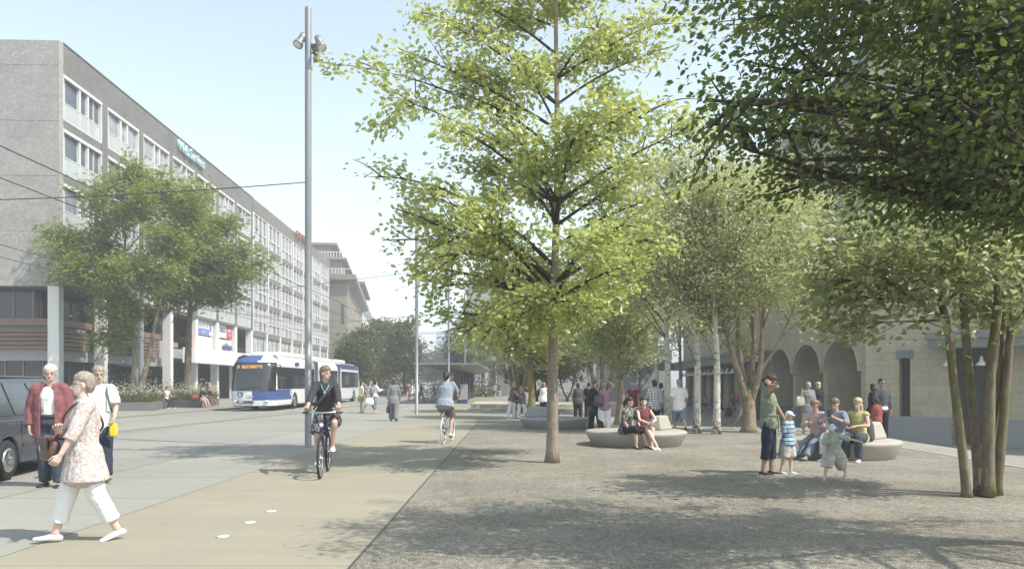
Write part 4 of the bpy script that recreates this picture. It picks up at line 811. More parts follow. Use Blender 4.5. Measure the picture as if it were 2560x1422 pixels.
q = G(1024, 986); car('low white sports car facing the camera behind the two women in pink and white', (.75, .75, .76), (q.x, q.y, .012), PI - .12, 'low')
for px, z, colr, k, l, rz in ((1057, 165, (.6, .61, .62), 'suv', 'silver car with a wide windscreen coming down the far street', PI), (1148, 100, (.04, .05, .09), 'hatch', 'dark blue car with red tail lamp beyond the bus shelter', .0), (1085, 205, (.55, .56, .57), 'hatch', 'small pale car at the end of the street', PI), (1105, 190, (.03, .03, .035), 'suv', 'black car at the end of the street', PI)):
    car(l, colr, ((px-CX)*z/F, z, .012 if z > 120 else .006), rz, k)
# ================================================================== lamp posts and wires
polem = mat('post_grey', (.23, .24, .245), .45, .08, 1.2, metal=.3)
def lamp_post(loc, label, lamps=True):
    r = thing('lamp_post', label, 'lamp post', loc, 0, 'lamp posts beside the path'); MB().lathe([(.088, 0), (.088, .01), (.081, .012), (.08, 5), (.078, 10.6), (.07, 10.65)], 20).build('pole', polem, r)
    for x, y, z, tx, ty in ((-.16, -.06, 9.84, -.35, -.5), (.3, -.08, 9.76, .4, -.45), (.16, .16, 9.6, .2, .3)) if lamps else ():
        d = V((tx, ty, -1)).normalized(); M_ = d.to_track_quat('Z', 'Y').to_matrix()
        h = MB().lathe([(.06, -.2), (.085, -.18), (.085, -.02), (.07, 0), (.085, .02), (.07, .035), (.085, .05), (.075, .06), (.11, .1), (.122, .15), (.122, .19)], 18, (x, y, z), True, 0, M_).tube([(0, 0, z-.02), (x*.75, y*.75, z-.02)], .02, 6).build('spotlight', mat('lamp_body', (.25, .255, .26), .4, .05, 2, metal=.4), r)
        MB().lathe([(.1, .192), (.06, .2), (.01, .2)], 18, (x, y, z), True, 0, M_).build('lens', mat('lamp_lens', (.75, .75, .72), .1), h)
    return r
lamp_post((-4.94, 18.42, 0), 'tall grey post with three spotlights beside the woman cyclist')
lamp_post((-4.74, 37.8, 0), 'grey post partly covered by yellow leaves behind the woman in the grey suit')
for i, (z, l) in enumerate(((57, 'grey post rising through the front of the bus shelter'), (76.5, 'grey post behind the bus shelter roof'), (95.5, 'thin grey post right of the ticket totem'), (115, 'thin grey post before the window slots of the corner building'), (135, 'farthest thin grey post of the row'))): lamp_post((-4.75, z, 0), l, z < 60)
wirem = mat('wire_dark', (.05, .05, .055), .6, 0)
def wire(label, pts, r=.012, nm='overhead_wire', group='overhead trolley wires'):
    q = []
    for a, b in zip(pts[:-1], pts[1:]):
        a, b = V(a), V(b); n = 8; sg = (b-a).length * .004
        for i in range(n): t = i/n; q.append(a.lerp(b, t) - V((0, 0, 4*sg*t*(1-t))))
    q.append(V(pts[-1])); return tag(MB().tube(q, r, 5).build(nm, wirem), label, 'wire', group)
h0 = 5.7
for x, h, l in ((-8.85, 5.7, 'overhead trolley wire highest at the left edge of the photo'), (-10.3, 5.72, 'overhead trolley wire second from the top at the left edge'), (-15.05, 5.68, 'overhead trolley wire running above the front of the bus'), (-16.4, 5.66, 'lowest of the four trolley wires at the left edge')):
    wire(l, [(x, 6, h), (x, 18.4, h), (x, 37.8, h), (x, 57, h), (x, 76.5, h), (x, 96, h), (x*.96, 135, h)], .0125)
wire('span wire from the tall post to the left across the concrete end wall', [(-5.0, 18.42, 6.42), (-9.5, 18.42, 6.12), (-12.4, 18.42, 6.0), (-18, 18.42, 6.1), (-24, 18.42, 6.5)], .013, 'span_wire', 'span wires')
wire('span wire from the second post across the street to the office facade', [(-4.8, 37.8, 7.1), (-12.5, 38.0, 6.2), (-27, 48, 7.6)], .012, 'span_wire', 'span wires')
wire('slanting span wire before the tan building', [(-4.75, 57, 6.9), (-12.5, 57, 6.15), (-27.5, 66, 8.0)], .014, 'span_wire', 'span wires')
wire('far span wire crossing above the street trees', [(-4.75, 76.5, 7.0), (-12.5, 76.5, 6.2), (-29, 84, 8)], .016, 'span_wire', 'span wires')
wire('crossing feeder wire running down from the office facade to the far post', [(-27.3, 50, 7.5), (-15, 62, 6.2), (-4.8, 76.5, 6.4)], .014, 'span_wire', 'span wires')
for x, l in ((-9.5, 'small dark wire hanger left of the tall post'), (-13.9, 'small dark wire hanger before the locust tree')):
    h = thing('wire_hanger', l, 'hanger', (x, 18.42, 0)); MB().box(-.1, .1, -.03, .03, 6.0, 6.12).build('bracket', wirem, h); MB().tube([(-.06, 0, 6), (-.08, 0, 5.68)], .008, 4).build('rod', wirem, h); MB().tube([(.06, 0, 6), (.08, 0, 5.68)], .008, 4).build('rod', wirem, h)
# ================================================================== planters with grasses
plm = mat('planter_grey', (.15, .15, .14), .8, .1, 1, .15, 20); soil = mat('soil', (.06, .045, .03), .95, .3, 5)
def planter(poly, label, glabel):
    r = thing('street_planter', label, 'planter', (0, 0, 0), 0, 'street planters'); MB().prism(poly, 0, .48, 'z').build('box', plm, r, .015)
    c = V((sum(p[0] for p in poly)/4, sum(p[1] for p in poly)/4)); ins = [tuple(c + (V(p)-c)*.93) for p in poly]; MB().prism(ins, .4, .5, 'z').build('soil', soil, r)
    n = 5200; ab = RNG.uniform(0, 1, (n, 2)); Q = np.array(ins); P0 = (Q[0]*(1-ab[:, :1]) + Q[1]*ab[:, :1])*(1-ab[:, 1:]) + (Q[3]*(1-ab[:, :1]) + Q[2]*ab[:, :1])*ab[:, 1:]
    P0 = np.c_[P0, np.full(n, .5)]; bl = np.array([(-.022, 0, 0), (.022, 0, 0), (.012, .6, .02), (0, 1, .1), (-.012, .6, .02)])
    me = leafmesh('grass', P0, RNG.gamma(3, .2, n)[:, None, None] if 0 else .62, bl, [(0, 1, 2, 3, 4)], RNG.uniform(0, 1, n)*.8, .1, -1.0); me.materials.append(L_GRASS); go = tag(link('ornamental_grass', me), glabel, 'grass', None, 'stuff')
    k = 2300; hi = (n*RNG.beta(1, 1, k)).astype(int) % n; cl = np.sin(P0[hi, 0]*3.1) + np.cos(P0[hi, 1]*2.3); Q2 = P0[hi] + np.c_[RNG.normal(size=(k, 2))*.25, .25 + RNG.gamma(2.2, .14, k)*(1.15 + .45*cl)]; fm_ = leafmesh('flower_head', Q2, .11, NARR*np.array([1.6, 1, 1]), NAF, RNG.uniform(0, 1, k), .3, -.8); fm_.materials.append(L_FLOW); link('flower_head', fm_, go)
L_GRASS = leafmat('grass_blade', (.08, .1, .03), (.17, .19, .06), (.32, .31, .14), (.3, .32, .1), .35, .04); L_FLOW = leafmat('flower_heads', (.3, .27, .17), (.5, .47, .34), (.68, .66, .55), (.5, .48, .35), .3, .02)
planter([(-20.4, 43.3), (-21.95, 48.5), (-25.9, 48.9), (-24.6, 42.4)], 'angular grey planter nearest the road with the forked locust tree', 'feathery grasses and pale flowers in the nearer grey planter')
planter([(-19.8, 48.6), (-20.8, 54), (-25, 54.5), (-23.4, 49.6)], 'angular grey planter further back with the straight trunked tree', 'feathery grasses and pale flowers in the further grey planter')
def bush(label, loc, r, n, lm, fl, group='pale flowering bushes'):
    P0 = RNG.normal(size=(n, 3))*np.array([r[0], r[1], r[2]])*.5; P0[:, 2] = np.abs(P0[:, 2])*1.3; b = thing('flowering_bush', label, 'bush', loc, 0, group)
    me = leafmesh('foliage', P0, .3, OVAL, OVF, RNG.uniform(0, 1, n), .4, .1); me.materials.append(lm); link('foliage', me, b)
    me = leafmesh('blossom', P0[:n//3]*1.12, .22, OVAL, OVF, RNG.uniform(0, 1, n//3), .4, 0); me.materials.append(fl); link('blossom', me, b); MB().tube([(0, 0, -.1), (0, 0, .5)], .05, 6).build('stem', B_DARK, b)
bush('pale flowering bush right of the ticket totem', (-3.9+.2, 88, 0), (2.4, 2, 1.5), 900, L_GREY, L_FLOW); bush('pale flowering bush behind the three waiting women', (-15.4, 93, 0), (3.5, 3, 1.8), 1200, L_GREY, L_FLOW); bush('pale flowering bush left of the white sports car', (-16, 108, 0), (4, 3, 2), 1200, L_GREY, L_FLOW); bush('grey flowering bush behind the cyclist in the grey shirt', (-9.5, 110, 0), (3, 2, 1.8), 900, L_GREY, L_FLOW)
# ================================================================== round benches
bconc = mat('bench_concrete', (.33, .315, .27), .7, .07, 1.6, .15, 60); bconc2 = mat('bench_concrete_grey', (.27, .28, .285), .7, .07, 1.6, .15, 60)
def bench(label, c, r, m_, ang, h=.36):
    o = thing('round_bench', label, 'bench', (c[0], c[1], .012), 0, 'round stone benches'); k = .86
    MB().lathe([(r*k, 0), (r*k+.02, .02), (r*.985, h-.09), (r, h-.05), (r*.992, h-.02), (r*.965, h), (r*.5, h+.004), (.02, h+.004)], 56).build('seat', m_, o)
    b = MB(); w1, w2 = .42, .30; dd = .2
    b.add([(-w1, -dd, 0), (w1, -dd, 0), (w1, dd, 0), (-w1, dd, 0), (-w2, -dd*.55, .36), (w2, -dd*.55, .36), (w2, dd*.55, .36), (-w2, dd*.55, .36)], [(0, 3, 2, 1), (4, 5, 6, 7), (0, 1, 5, 4), (1, 2, 6, 5), (2, 3, 7, 6), (3, 0, 4, 7)])
    b.build('backrest', m_, o, .05, (r*.55*math.cos(ang), r*.55*math.sin(ang), h), (0, 0, ang + PI/2 - .9)); return o
BE1 = (3.12, 19.15); BE2 = (1.47, 26.4); BE3 = (7.02, 16.1)
bench('round stone bench with the two seated women and a backrest block', BE1, 1.27, bconc, .35)
bench('grey round stone bench with backrest behind the big trunk', BE2, 1.2, bconc2, 2.6)
bench('round stone bench at right with the three seated young women', BE3, 1.13, bconc, .1)
for px, py, l in ((1420, 1006, 'pale concrete seat block below the small dark tree'), (1452, 1010, 'longer pale concrete seat block behind the silhouetted woman')):
    q = G(px, py); o = thing('concrete_block', l, 'seat block', q, 0, 'concrete seat blocks'); MB().box(-1.6, 1.6, -.5, .5, 0, .55).build('seat', bconc, o, .04); MB().box(-.8, .8, 0, .5, .55, 1.05).build('backrest', bconc, o, .06)
# ================================================================== notice stand, floor lights
q = G(2272, 1093); ns_ = thing('newspaper_stand', 'newspaper dispenser stand with yellow panels before the station wall', 'newspaper stand', q, -R(40))
for x in (-.28, .02, .42): MB().box(x-.03, x+.03, -.03, .03, 0, 1.0 if x != .42 else .9).build('post', polem, ns_)
yl = mat('poster_yellow', (.36, .3, .05), .6); rd = mat('stand_red', (.12, .05, .05), .5)
for x0, x1, m_ in ((-.44, -.2, mat('poster_white', (.5, .5, .5), .6)), (-.13, .17, yl), (.2, .62, yl)):
    b = MB().box(x0, x1, -.16, .04, .62, 1.28).build('dispenser', rd, ns_); MB().box(x0+.03, x1-.03, -.175, -.161, .74, 1.2).build('poster', m_, b)
    for i in range(4): MB().box(x0+.07, x1-.07, -.182, -.176, .8+.09*i, .83+.09*i).build('poster_line', dark_metal, b)
for px, py, l in ((678, 1278, 'white round floor light farthest from the camera'), (624, 1306, 'middle one of the three white floor lights'), (558, 1341, 'white round floor light nearest the camera')):
    q = G(px, py); o = thing('floor_light', l, 'floor light', (q.x, q.y, .004), 0, 'round floor lights in the path'); MB().lathe([(.062, 0), (.062, .006), (.01, .007)], 24).build('lens', mat('floor_white', (.85, .86, .88), .3, 0), o); MB().lathe([(.072, 0), (.072, .003), (.06, .003)], 24).build('ring', metal_grey, o)
# ================================================================== people
from mathutils import noise as MN
def catm(pts, vals, sub=4):
    P_, Q_ = [], []; n = len(pts)
    for i in range(n-1):
        p0, p1, p2, p3 = pts[max(i-1, 0)], pts[i], pts[i+1], pts[min(i+2, n-1)]; v1, v2 = vals[i], vals[i+1]
        for k in range(sub):
            t = k/sub; P_.append(.5*((2*p1) + (p2-p0)*t + (2*p0-5*p1+4*p2-p3)*t*t + (3*p1-p0-3*p2+p3)*t**3)); e = t*t*(3-2*t); Q_.append(tuple(a*(1-e)+b*e for a, b in zip(v1, v2)))
    return P_ + [pts[-1]], Q_ + [tuple(vals[-1])]
def sweep(mb, pts, rr, lat, n=12, sub=4, rnd=.5):
    pts = [V(p) for p in pts]; rr = [(r, r) if not hasattr(r, '__len__') else r for r in rr]
    if sub > 1: pts, rr = catm(pts, rr, sub)
    m = len(pts); rings = []
    t0 = (pts[1]-pts[0]).normalized(); t1 = (pts[-1]-pts[-2]).normalized()
    ex = [(pts[0]-t0*(rnd*min(rr[0])), tuple(.55*r for r in rr[0]))] + list(zip(pts, rr)) + [(pts[-1]+t1*(rnd*min(rr[-1])), tuple(.55*r for r in rr[-1]))]
    vs = []; l = V(lat)
    for i, (p, r) in enumerate(ex):
        t = (ex[min(i+1, m+1)][0]-ex[max(i-1, 0)][0]).normalized(); l2 = l - t*l.dot(t)
        if l2.length < .05: l2 = t.orthogonal()
        l2.normalize(); u = t.cross(l2)
        for k in range(n): a = 2*PI*k/n; vs.append(p + l2*(r[0]*math.cos(a)) + u*(r[1]*math.sin(a)))
    M_ = m+2
    fs = [(i*n+k, i*n+(k+1) % n, (i+1)*n+(k+1) % n, (i+1)*n+k) for i in range(M_-1) for k in range(n)] + [tuple(range(n))[::-1], tuple((M_-1)*n+k for k in range(n))]
    mb.add(vs, fs, True)
def rings(mb, rows, M_, n=16):           # rows: (z, half width, front, back) in head space
    vs = []
    for z, w_, f_, b_ in rows:
        for k in range(n): a = 2*PI*k/n; x = w_*math.sin(a); c = math.cos(a); y = (f_+b_)/2 + (f_-b_)/2*c; vs.append(M_ @ V((x, -y, z)))
    m = len(rows); mb.add(vs, [(i*n+k, i*n+(k+1) % n, (i+1)*n+(k+1) % n, (i+1)*n+k) for i in range(m-1) for k in range(n)] + [tuple(range(n))[::-1], tuple((m-1)*n+k for k in range(n))], True)
def fuse(mb, name, mt, parent, vox, sm=2, wr=0, wf=14, extra=None):
    me = mb.mesh('tmp'); o = bpy.data.objects.new('tmp', me); COL.objects.link(o)
    m = o.modifiers.new('r', 'REMESH'); m.mode = 'VOXEL'; m.voxel_size = vox
    if sm: s = o.modifiers.new('s', 'SMOOTH'); s.iterations = sm; s.factor = .5
    dg = bpy.context.evaluated_depsgraph_get(); me2 = bpy.data.meshes.new_from_object(o.evaluated_get(dg)); bpy.data.objects.remove(o); bpy.data.meshes.remove(me)
    if wr:
        nv = len(me2.vertices); co = np.empty(nv*3, np.float32); no = np.empty(nv*3, np.float32); me2.vertices.foreach_get('co', co); me2.vertices.foreach_get('normal', no)
        co = co.reshape(-1, 3); no = no.reshape(-1, 3); sd = random.random()*20
        d = np.array([MN.noise(V((c[0]*wf+sd, c[1]*wf, c[2]*wf*.55))) + .6*MN.noise(V((c[0]*wf*2.1, c[1]*wf*2.1+sd, c[2]*wf*1.3))) for c in co.tolist()], np.float32)
        co += no * (d*wr)[:, None]; me2.vertices.foreach_set('co', co.ravel())
    me2.materials.clear(); me2.materials.append(mt)
    if extra is not None:
        bm = bmesh.new(); bm.from_mesh(me2); me3 = extra.mesh('x'); bm.from_mesh(me3); bm.to_mesh(me2); bm.free(); bpy.data.meshes.remove(me3)
    me2.polygons.foreach_set('use_smooth', [True]*len(me2.polygons)); me2.name = name; me2.update()
    return link(name, me2, parent)
def ik(S_, T, a, b, hint):
    d = T-S_; L = max(abs(a-b)+.01, min(d.length, (a+b)*.998)); x = d.normalized(); ca = (a*a+L*L-b*b)/(2*a*L); ca = max(-1, min(1, ca)); h = V(hint); h = h - x*h.dot(x)
    if h.length < .01: h = x.orthogonal()
    h.normalize(); return S_ + x*(a*ca) + h*(a*math.sqrt(1-ca*ca)), S_ + x*L
def dirv(side, flex, abd): f_, a_ = R(flex), R(abd); return V((side*math.sin(a_), -math.sin(f_)*math.cos(a_), -math.cos(f_)*math.cos(a_)))
SKIN = mat('skin_fair', (.50, .335, .265), .55, .06, 12, .1, 60, spec=.3); SKIN2 = mat('skin_tanned', (.38, .235, .17), .55, .06, 12, .1, 60, spec=.3); SKIN3 = mat('skin_pale', (.58, .42, .35), .55, .05, 12, spec=.3)
EYE = mat('eye_dark', (.05, .04, .035), .2, 0); LIP = mat('lip', (.36, .15, .13), .5, .05)
def person(label, loc, rz, Ht=1.7, sex='f', near=1, legs=((2, 2, 2), (-2, 2, 2)), arms=(('fk', 5, 8, 12, 0), ('fk', 2, 8, 10, 0)), lean=2, twist=0, head=(0, 0), seat=None, toes=(0, 0), footyaw=(8, 8),
           top=None, bottom=None, shoes=None, hair=('short', None), skin=SKIN, fat=1.0, belt=None, glasses=False, group='people on the square', curl=25, jacket=None, tz=None, hand_lat=(None, None)):
    """faces -Y in its own space; +X is the person's left; index 0 left, 1 right"""
    s = Ht/1.75; root = thing('person', label, 'person', loc, R(rz), group); vox = {3: .008, 2: .0115, 1: .017, 0: .024}[near]; m_ = sex == 'm'
    u = V((0, -math.sin(R(lean)), math.cos(R(lean)))); X = V((1, 0, 0)); tw = Matrix.Rotation(R(twist), 3, 'Z'); SX = tw @ X
    sw, hp = (.19 if m_ else .165), (.088 if m_ else .092)
    def solve(hz):
        Pv = V((0, 0, hz)); out = []
        for i, sd_ in ((0, 1), (1, -1)):
            hj = Pv + X*(sd_*hp*s) - V((0, 0, .01*s)); L = legs[i]; pt = R(toes[i])
            if L[0] == 'ik': kn, an = ik(hj, V(L[1]), .43*s, .41*s, L[2] if len(L) > 2 else (sd_*.1, -1, .2))
            else: kn = hj + dirv(sd_, L[0], L[1])*(.43*s); an = kn + dirv(sd_, L[0]-L[2], L[1]*.6)*(.41*s)
            fy_ = R(footyaw[i])*sd_; fd = V((math.sin(fy_)*math.cos(pt), -math.cos(fy_)*math.cos(pt), -math.sin(pt))); fu = fd.cross(V((math.cos(fy_), math.sin(fy_), 0))).normalized(); fu = -fu if fu.z < 0 else fu
            if seat is not None and L[0] != 'ik' and an.z < .07*s + max(0, math.sin(pt))*.1: kn, an = ik(hj, V((an.x, an.y, .07*s + max(0, math.sin(pt))*.1)), .43*s, .41*s, (sd_*.05, -1, .5))
            out.append((hj, kn, an, fd, fu))
        return Pv, out
    Pv, LG = solve(.93*s if seat is None else seat)
    if seat is None and not any(l[0] == 'ik' for l in legs):
        lo = min(min((an + fd*.17*s - fu*.068*s).z, (an - fd*.055*s - fu*.068*s).z) for _, _, an, fd, fu in LG); Pv, LG = solve(.93*s - lo)
    Sv = Pv + u*(.50*s); N = Pv + u*(.535*s); hy = R(head[0]); hpch = R(head[1])
    HB = N + (u*.5 + V((0, 0, .5)))*(.055*s) + V((0, -.012*s, 0)); HM = Matrix.Translation(HB) @ Matrix.Rotation(hy, 4, 'Z') @ Matrix.Rotation(hpch, 4, 'X') @ Matrix.Diagonal((s*(1.0 if m_ else .95), s*(1.0 if m_ else .95), s, 1))
    AR = []
    for i, sd_ in ((0, 1), (1, -1)):
        A = arms[i]; sj = Sv + SX*(sd_*sw*s) - u*.01*s
        if A[0] == 'ik': el, wr = ik(sj, V(A[1]), .285*s, .25*s, A[2] if len(A) > 2 else (sd_*.6, .5, -.6)); hd = (V(A[3]).normalized() if len(A) > 3 else (wr-el).normalized())
        else: el = sj + tw @ dirv(sd_, A[1], A[2])*(.285*s); fd = tw @ dirv(-sd_, A[1]+A[3], A[4]); wr = el + fd*(.25*s); hd = fd
        AR.append((sj, el, wr, hd))
    # ---- body, one skin
    b = MB(); xtr = MB(); k_ = fat
    def torso(mb, o, z0=-.07, lo=None, hemf=0, up=.53, sh=True, cl=0):
        w_ = [(.0, .168+cl, .118+cl*1.5), (.12, .15 if m_ else .138, .105), (.26, .158 if m_ else .142, .112), (.36, .168 if m_ else .15, .118 if m_ else .125), (.45, .172 if m_ else .15, .1), (.505, .13 if m_ else .115, .075)]
        pts = [Pv + u*(z0*s)] + [Pv + u*(a*s) for a, _, _ in w_]; r_ = [((.160 + hemf + o + cl)*s*k_, (.112 + hemf*.8 + o + cl*1.5)*s*k_)] + [((x+o)*s*(k_ if j < 4 else 1), (y+o)*s*(k_ if j < 4 else 1)) for j, (_, x, y) in enumerate(w_)]
        sweep(mb, pts, r_, SX, 20, 3, .3)
        for sj, el, wr, hd in AR if sh else (): sweep(mb, [Sv - u*.02*s, sj], [(.075*s+o, .06*s+o), (.052*s+o, .052*s+o)], (0, 1, 0), 10, 1)
    torso(b, -.012, cl=-.022)
    sweep(b, [N - u*.05*s, N, HB + V((0, 0, .02*s)), HB + V((0, 0, .07*s))], [.064*s, .054*s*(1.1 if m_ else .95), .05*s*(1.1 if m_ else .95), .05*s], X, 12, 2)
    hd_rows = [(-.004, .018, .072, .03), (.012, .038, .088, .01), (.035, .052, .0915, -.03), (.06, .06, .0885, -.062), (.085, .066, .084, -.082), (.112, .0705, .083, -.093), (.14, .073, .089, -.098), (.17, .071, .082, -.098), (.197, .058, .06, -.08), (.215, .038, .032, -.052), (.224, .012, .0, -.02)]
    rings(b, hd_rows, HM, 20)
    sweep(b, [HM @ V((0, -.088, .118)), HM @ V((0, -.102, .088)), HM @ V((0, -.112, .072)), HM @ V((0, -.09, .062))], [(.009*s, .01*s), (.011*s, .012*s), (.017*s, .013*s), (.012*s, .01*s)], X, 8, 2)
    for sd_ in (1, -1): b.ell(HM @ V((sd_*.073, .008, .1)), (.012*s, .02*s, .032*s), 8, 6)
    for i, (hj, kn, an, fd, fu) in enumerate(LG):
        side = V((1, 0, 0)); cb = kn.lerp(an, .3) + (kn-hj).normalized()*(-.012*s)
        sweep(b, [hj + V((0, 0, .04*s)), hj.lerp(kn, .3), hj.lerp(kn, .75), kn, cb, kn.lerp(an, .7), an], [.085*s*k_, .08*s*k_, .062*s, .054*s, .056*s, .042*s, .036*s], side, 12, 3)
        sweep(b, [an - fd*.045*s - fu*.04*s, an + fd*.03*s - fu*.035*s, an + fd*.12*s - fu*.05*s, an + fd*.17*s - fu*.055*s], [(.03*s, .028*s), (.034*s, .036*s), (.042*s, .02*s), (.034*s, .013*s)], fu.cross(fd), 10, 3)
    for i, (sj, el, wr, hd) in enumerate(AR):
        sd_ = 1 if i == 0 else -1
        sweep(b, [sj, sj.lerp(el, .4), el, el.lerp(wr, .3), wr], [(.047*s, .05*s), .044*s*(1.1 if m_ else 1), .036*s, .037*s, .025*s], X, 10, 3)
        fwd = V((0, -1, 0)); lat = V(hand_lat[i]) if hand_lat[i] else fwd; lat = lat - hd*lat.dot(hd)
        if lat.length < .1: lat = X - hd*X.dot(hd)
        lat.normalize(); pn = hd.cross(lat)*(1 if i == 0 else -1); pn = -pn          # palm side
        if not hand_lat[i] and pn.x*sd_ > .2: pn = -pn
        pe = wr + hd*.085*s; sweep(b, [wr, wr + hd*.03*s, wr + hd*.06*s, pe], [(.024*s, .019*s), (.034*s, .017*s), (.04*s, .0155*s), (.038*s, .013*s)], lat, 12, 2)
        c_ = R(curl)
        for j, (of, ln) in enumerate(((.029, .072), (.0095, .08), (-.0095, .076), (-.028, .06))):
            p0 = pe + lat*of*s - hd*.012*s; q = [p0]; ang = c_*.5
            for seg in (.45, .32, .28): d = hd*math.cos(ang) + pn*math.sin(ang); q.append(q[-1] + d*(ln*seg+.004)*s); ang += c_
            sweep(xtr, q, [.0088*s, .0085*s, .008*s, .0065*s], lat, 7, 1, .6)
        p0 = wr + hd*.025*s + lat*.022*s; d1 = (hd*.72 + lat*.62 + pn*.35).normalized(); d2 = (hd*.95 + lat*.15 + pn*.35).normalized(); sweep(xtr, [p0, p0 + d1*.035*s, p0 + d1*.035*s + d2*.035*s, p0 + d1*.035*s + d2*.058*s], [.0125*s, .0105*s, .009*s, .007*s], lat, 7, 1, .6)
    body = fuse(b, 'body', skin, root, vox, 2, 0, 14, xtr)
    if near >= 2:
        hm3 = HM.to_3x3()
        for sd_ in (1, -1):
            MB().ell(HM @ V((sd_*.031, -.0795, .112)), (.013, .006, .0055), 10, 6, hm3).build('eye', EYE, root); MB().ell(HM @ V((sd_*.032, -.0855, .131)), (.02, .006, .0045), 8, 4, hm3).build('eyebrow', hair[1] or EYE, root)
        MB().ell(HM @ V((0, -.0925, .04)), (.024, .006, .0065), 10, 5, hm3).build('lips', LIP, root)
    if glasses:
        g = MB()
        for sd_ in (1, -1): g.torus(HM @ V((sd_*.033, -.098, .11)), .024, .0022, HM.to_3x3(), 16, 5); g.tube([HM @ V((sd_*.057, -.096, .113)), HM @ V((sd_*.077, -.04, .115)), HM @ V((sd_*.077, .01, .11))], .002, 4)
        g.tube([HM @ V((-.01, -.1, .114)), HM @ V((.01, -.1, .114))], .0025, 4)
        if glasses == 'sun':
            for sd_ in (1, -1): g.ell(HM @ V((sd_*.033, -.096, .11)), (.027, .006, .022), 10, 6, HM.to_3x3())
        g.build('glasses', dark_metal, root)
    # ---- clothes
    def sleeves(mb, fr, o, lw=1.0):
        if fr <= 0: return
        for sj, el, wr, hd in AR:
            ri = sj + (Sv - sj)*.12
            if fr < 1: e = sj.lerp(el, fr); sweep(mb, [ri, sj.lerp(el, fr*.5), e], [(.056*s+o), (.052*s+o)*lw, (.05*s+o*1.5)*lw], X, 12, 3, .1)
            else: sweep(mb, [ri, sj.lerp(el, .5), el, el.lerp(wr, (fr-1)*.5), el.lerp(wr, min(1, fr-1))], [.056*s+o, (.05*s+o)*lw, (.043*s+o)*lw, (.042*s+o)*lw, (.034*s+o*1.2)*lw], X, 12, 3, .1)
    if top:
        mt, slv, ln, fl = top[:4]; o = top[4] if len(top) > 4 else .012; q = MB(); torso(q, o, -ln, None, fl, sh=slv >= 0, cl=.019 if slv >= 0 else 0); sleeves(q, slv, o*.8); fuse(q, 'top', mt, root, vox*1.1, 2, .006*s, 15/s**1.3)
    if jacket:
        mt, slv, ln, fl = jacket[:4]; o = .03; q = MB(); torso(q, o, -ln, None, fl); sleeves(q, slv, o*.7, 1.1); jo = fuse(q, 'jacket', mt, root, vox*1.1, 2, .01*s, 11)
    if bottom:
        kind, mt, fr, wd = bottom; q = MB(); o = .012 + wd
        if kind == 'skirt':
            kk = [(LG[0][0]+LG[1][0])/2, (LG[0][1]+LG[1][1])/2]; e = kk[0].lerp(kk[1], fr); sp_ = abs((LG[0][1]-LG[1][1]).length)*.5*min(1, fr)
            sweep(q, [Pv + u*.1*s, Pv, kk[0].lerp(kk[1], fr*.5), e], [(.148*s, .115*s), (.18*s, .135*s), (.175*s+wd+sp_*.4, .14*s+wd), (.17*s+wd*1.6+sp_*.7, .14*s+wd*1.6)], X, 20, 3, .1)
        else:
            sweep(q, [Pv + u*(.1 if belt else .06)*s, Pv + u*.02*s, Pv - V((0, 0, .03*s))], [((.15+(.018 if belt else 0))*s*k_, (.124 if belt else .112)*s*k_), (.17*s*k_+o*.3, .128*s*k_+o*.3), (.166*s*k_+o*.4, .124*s*k_+o*.2)], X, 20, 3, .3)
            for hj, kn, an, fd, fu in LG:
                if fr <= 1: e = hj.lerp(kn, fr); sweep(q, [hj + V((0, 0, .02*s)), hj.lerp(kn, fr*.5), e], [.09*s*k_+o*.5, .08*s*k_+o, .072*s+o*1.3], X, 14, 3, .05)
                else: e = kn.lerp(an, fr-1); sweep(q, [hj + V((0, 0, .02*s)), hj.lerp(kn, .45), kn, kn.lerp(e, .5), e], [.09*s*k_+o*.5, .078*s*k_+o, .06*s+o, .056*s+o, .046*s+o*1.25], X, 14, 3, .05)
        fuse(q, 'skirt' if kind == 'skirt' else ('shorts' if fr < 1.1 else 'trousers'), mt, root, vox*1.1, 2, .007*s, 13)
    if belt: q = MB(); sweep(q, [Pv + u*.085*s, Pv + u*.12*s], [(.188*s*k_, .145*s*k_), (.178*s*k_, .135*s*k_)], X, 24, 1, .05); q.build('belt', belt, root)
    if shoes:
        for hj, kn, an, fd, fu in LG:
            q = MB(); sweep(q, [an - fd*.058*s - fu*.045*s, an - fd*.01*s - fu*.035*s, an + fd*.06*s - fu*.042*s, an + fd*.13*s - fu*.052*s, an + fd*.185*s - fu*.056*s], [(.034*s, .028*s), (.04*s, .04*s), (.043*s, .03*s), (.048*s, .022*s), (.038*s, .016*s)], fu.cross(fd), 12, 3, .5)
            fuse(q, 'shoe', shoes, root, vox*.9, 1)
    # ---- hair / hats
    st, hm_ = hair
    if st != 'none':
        q = MB(); cap = [(.15, .088, .086, -.12), (.18, .088, .093, -.121), (.21, .078, .08, -.106), (.235, .056, .05, -.076), (.25, .022, .012, -.034)]; nm = 'hair'
        if st in ('short', 'ponytail', 'bun', 'tail'): rings(q, [(.03, .055, -.04, -.09), (.08, .084, .0, -.12), (.13, .09, .025, -.125), (.18, .088, .06, -.12)], HM); rings(q, cap, HM)
        if st == 'man': rings(q, [(.06, .06, -.045, -.095), (.1, .08, -.01, -.11), (.14, .083, .012, -.113), (.18, .083, .05, -.11)], HM); rings(q, [(a, b_*.97, c_*.96, d_*.97) for a, b_, c_, d_ in cap], HM)
        if st in ('bob', 'curly'): k = 1.0 if st == 'bob' else 1.22; rings(q, [(-.005, .075*k, .0, -.085*k), (.04, .088*k, .03, -.105*k), (.1, .089*k, .045, -.115*k), (.17, .083, .06, -.11)], HM); rings(q, [(a, b_*(1.06 if k == 1 else 1.15), c_, d_*1.08) for a, b_, c_, d_ in cap], HM)
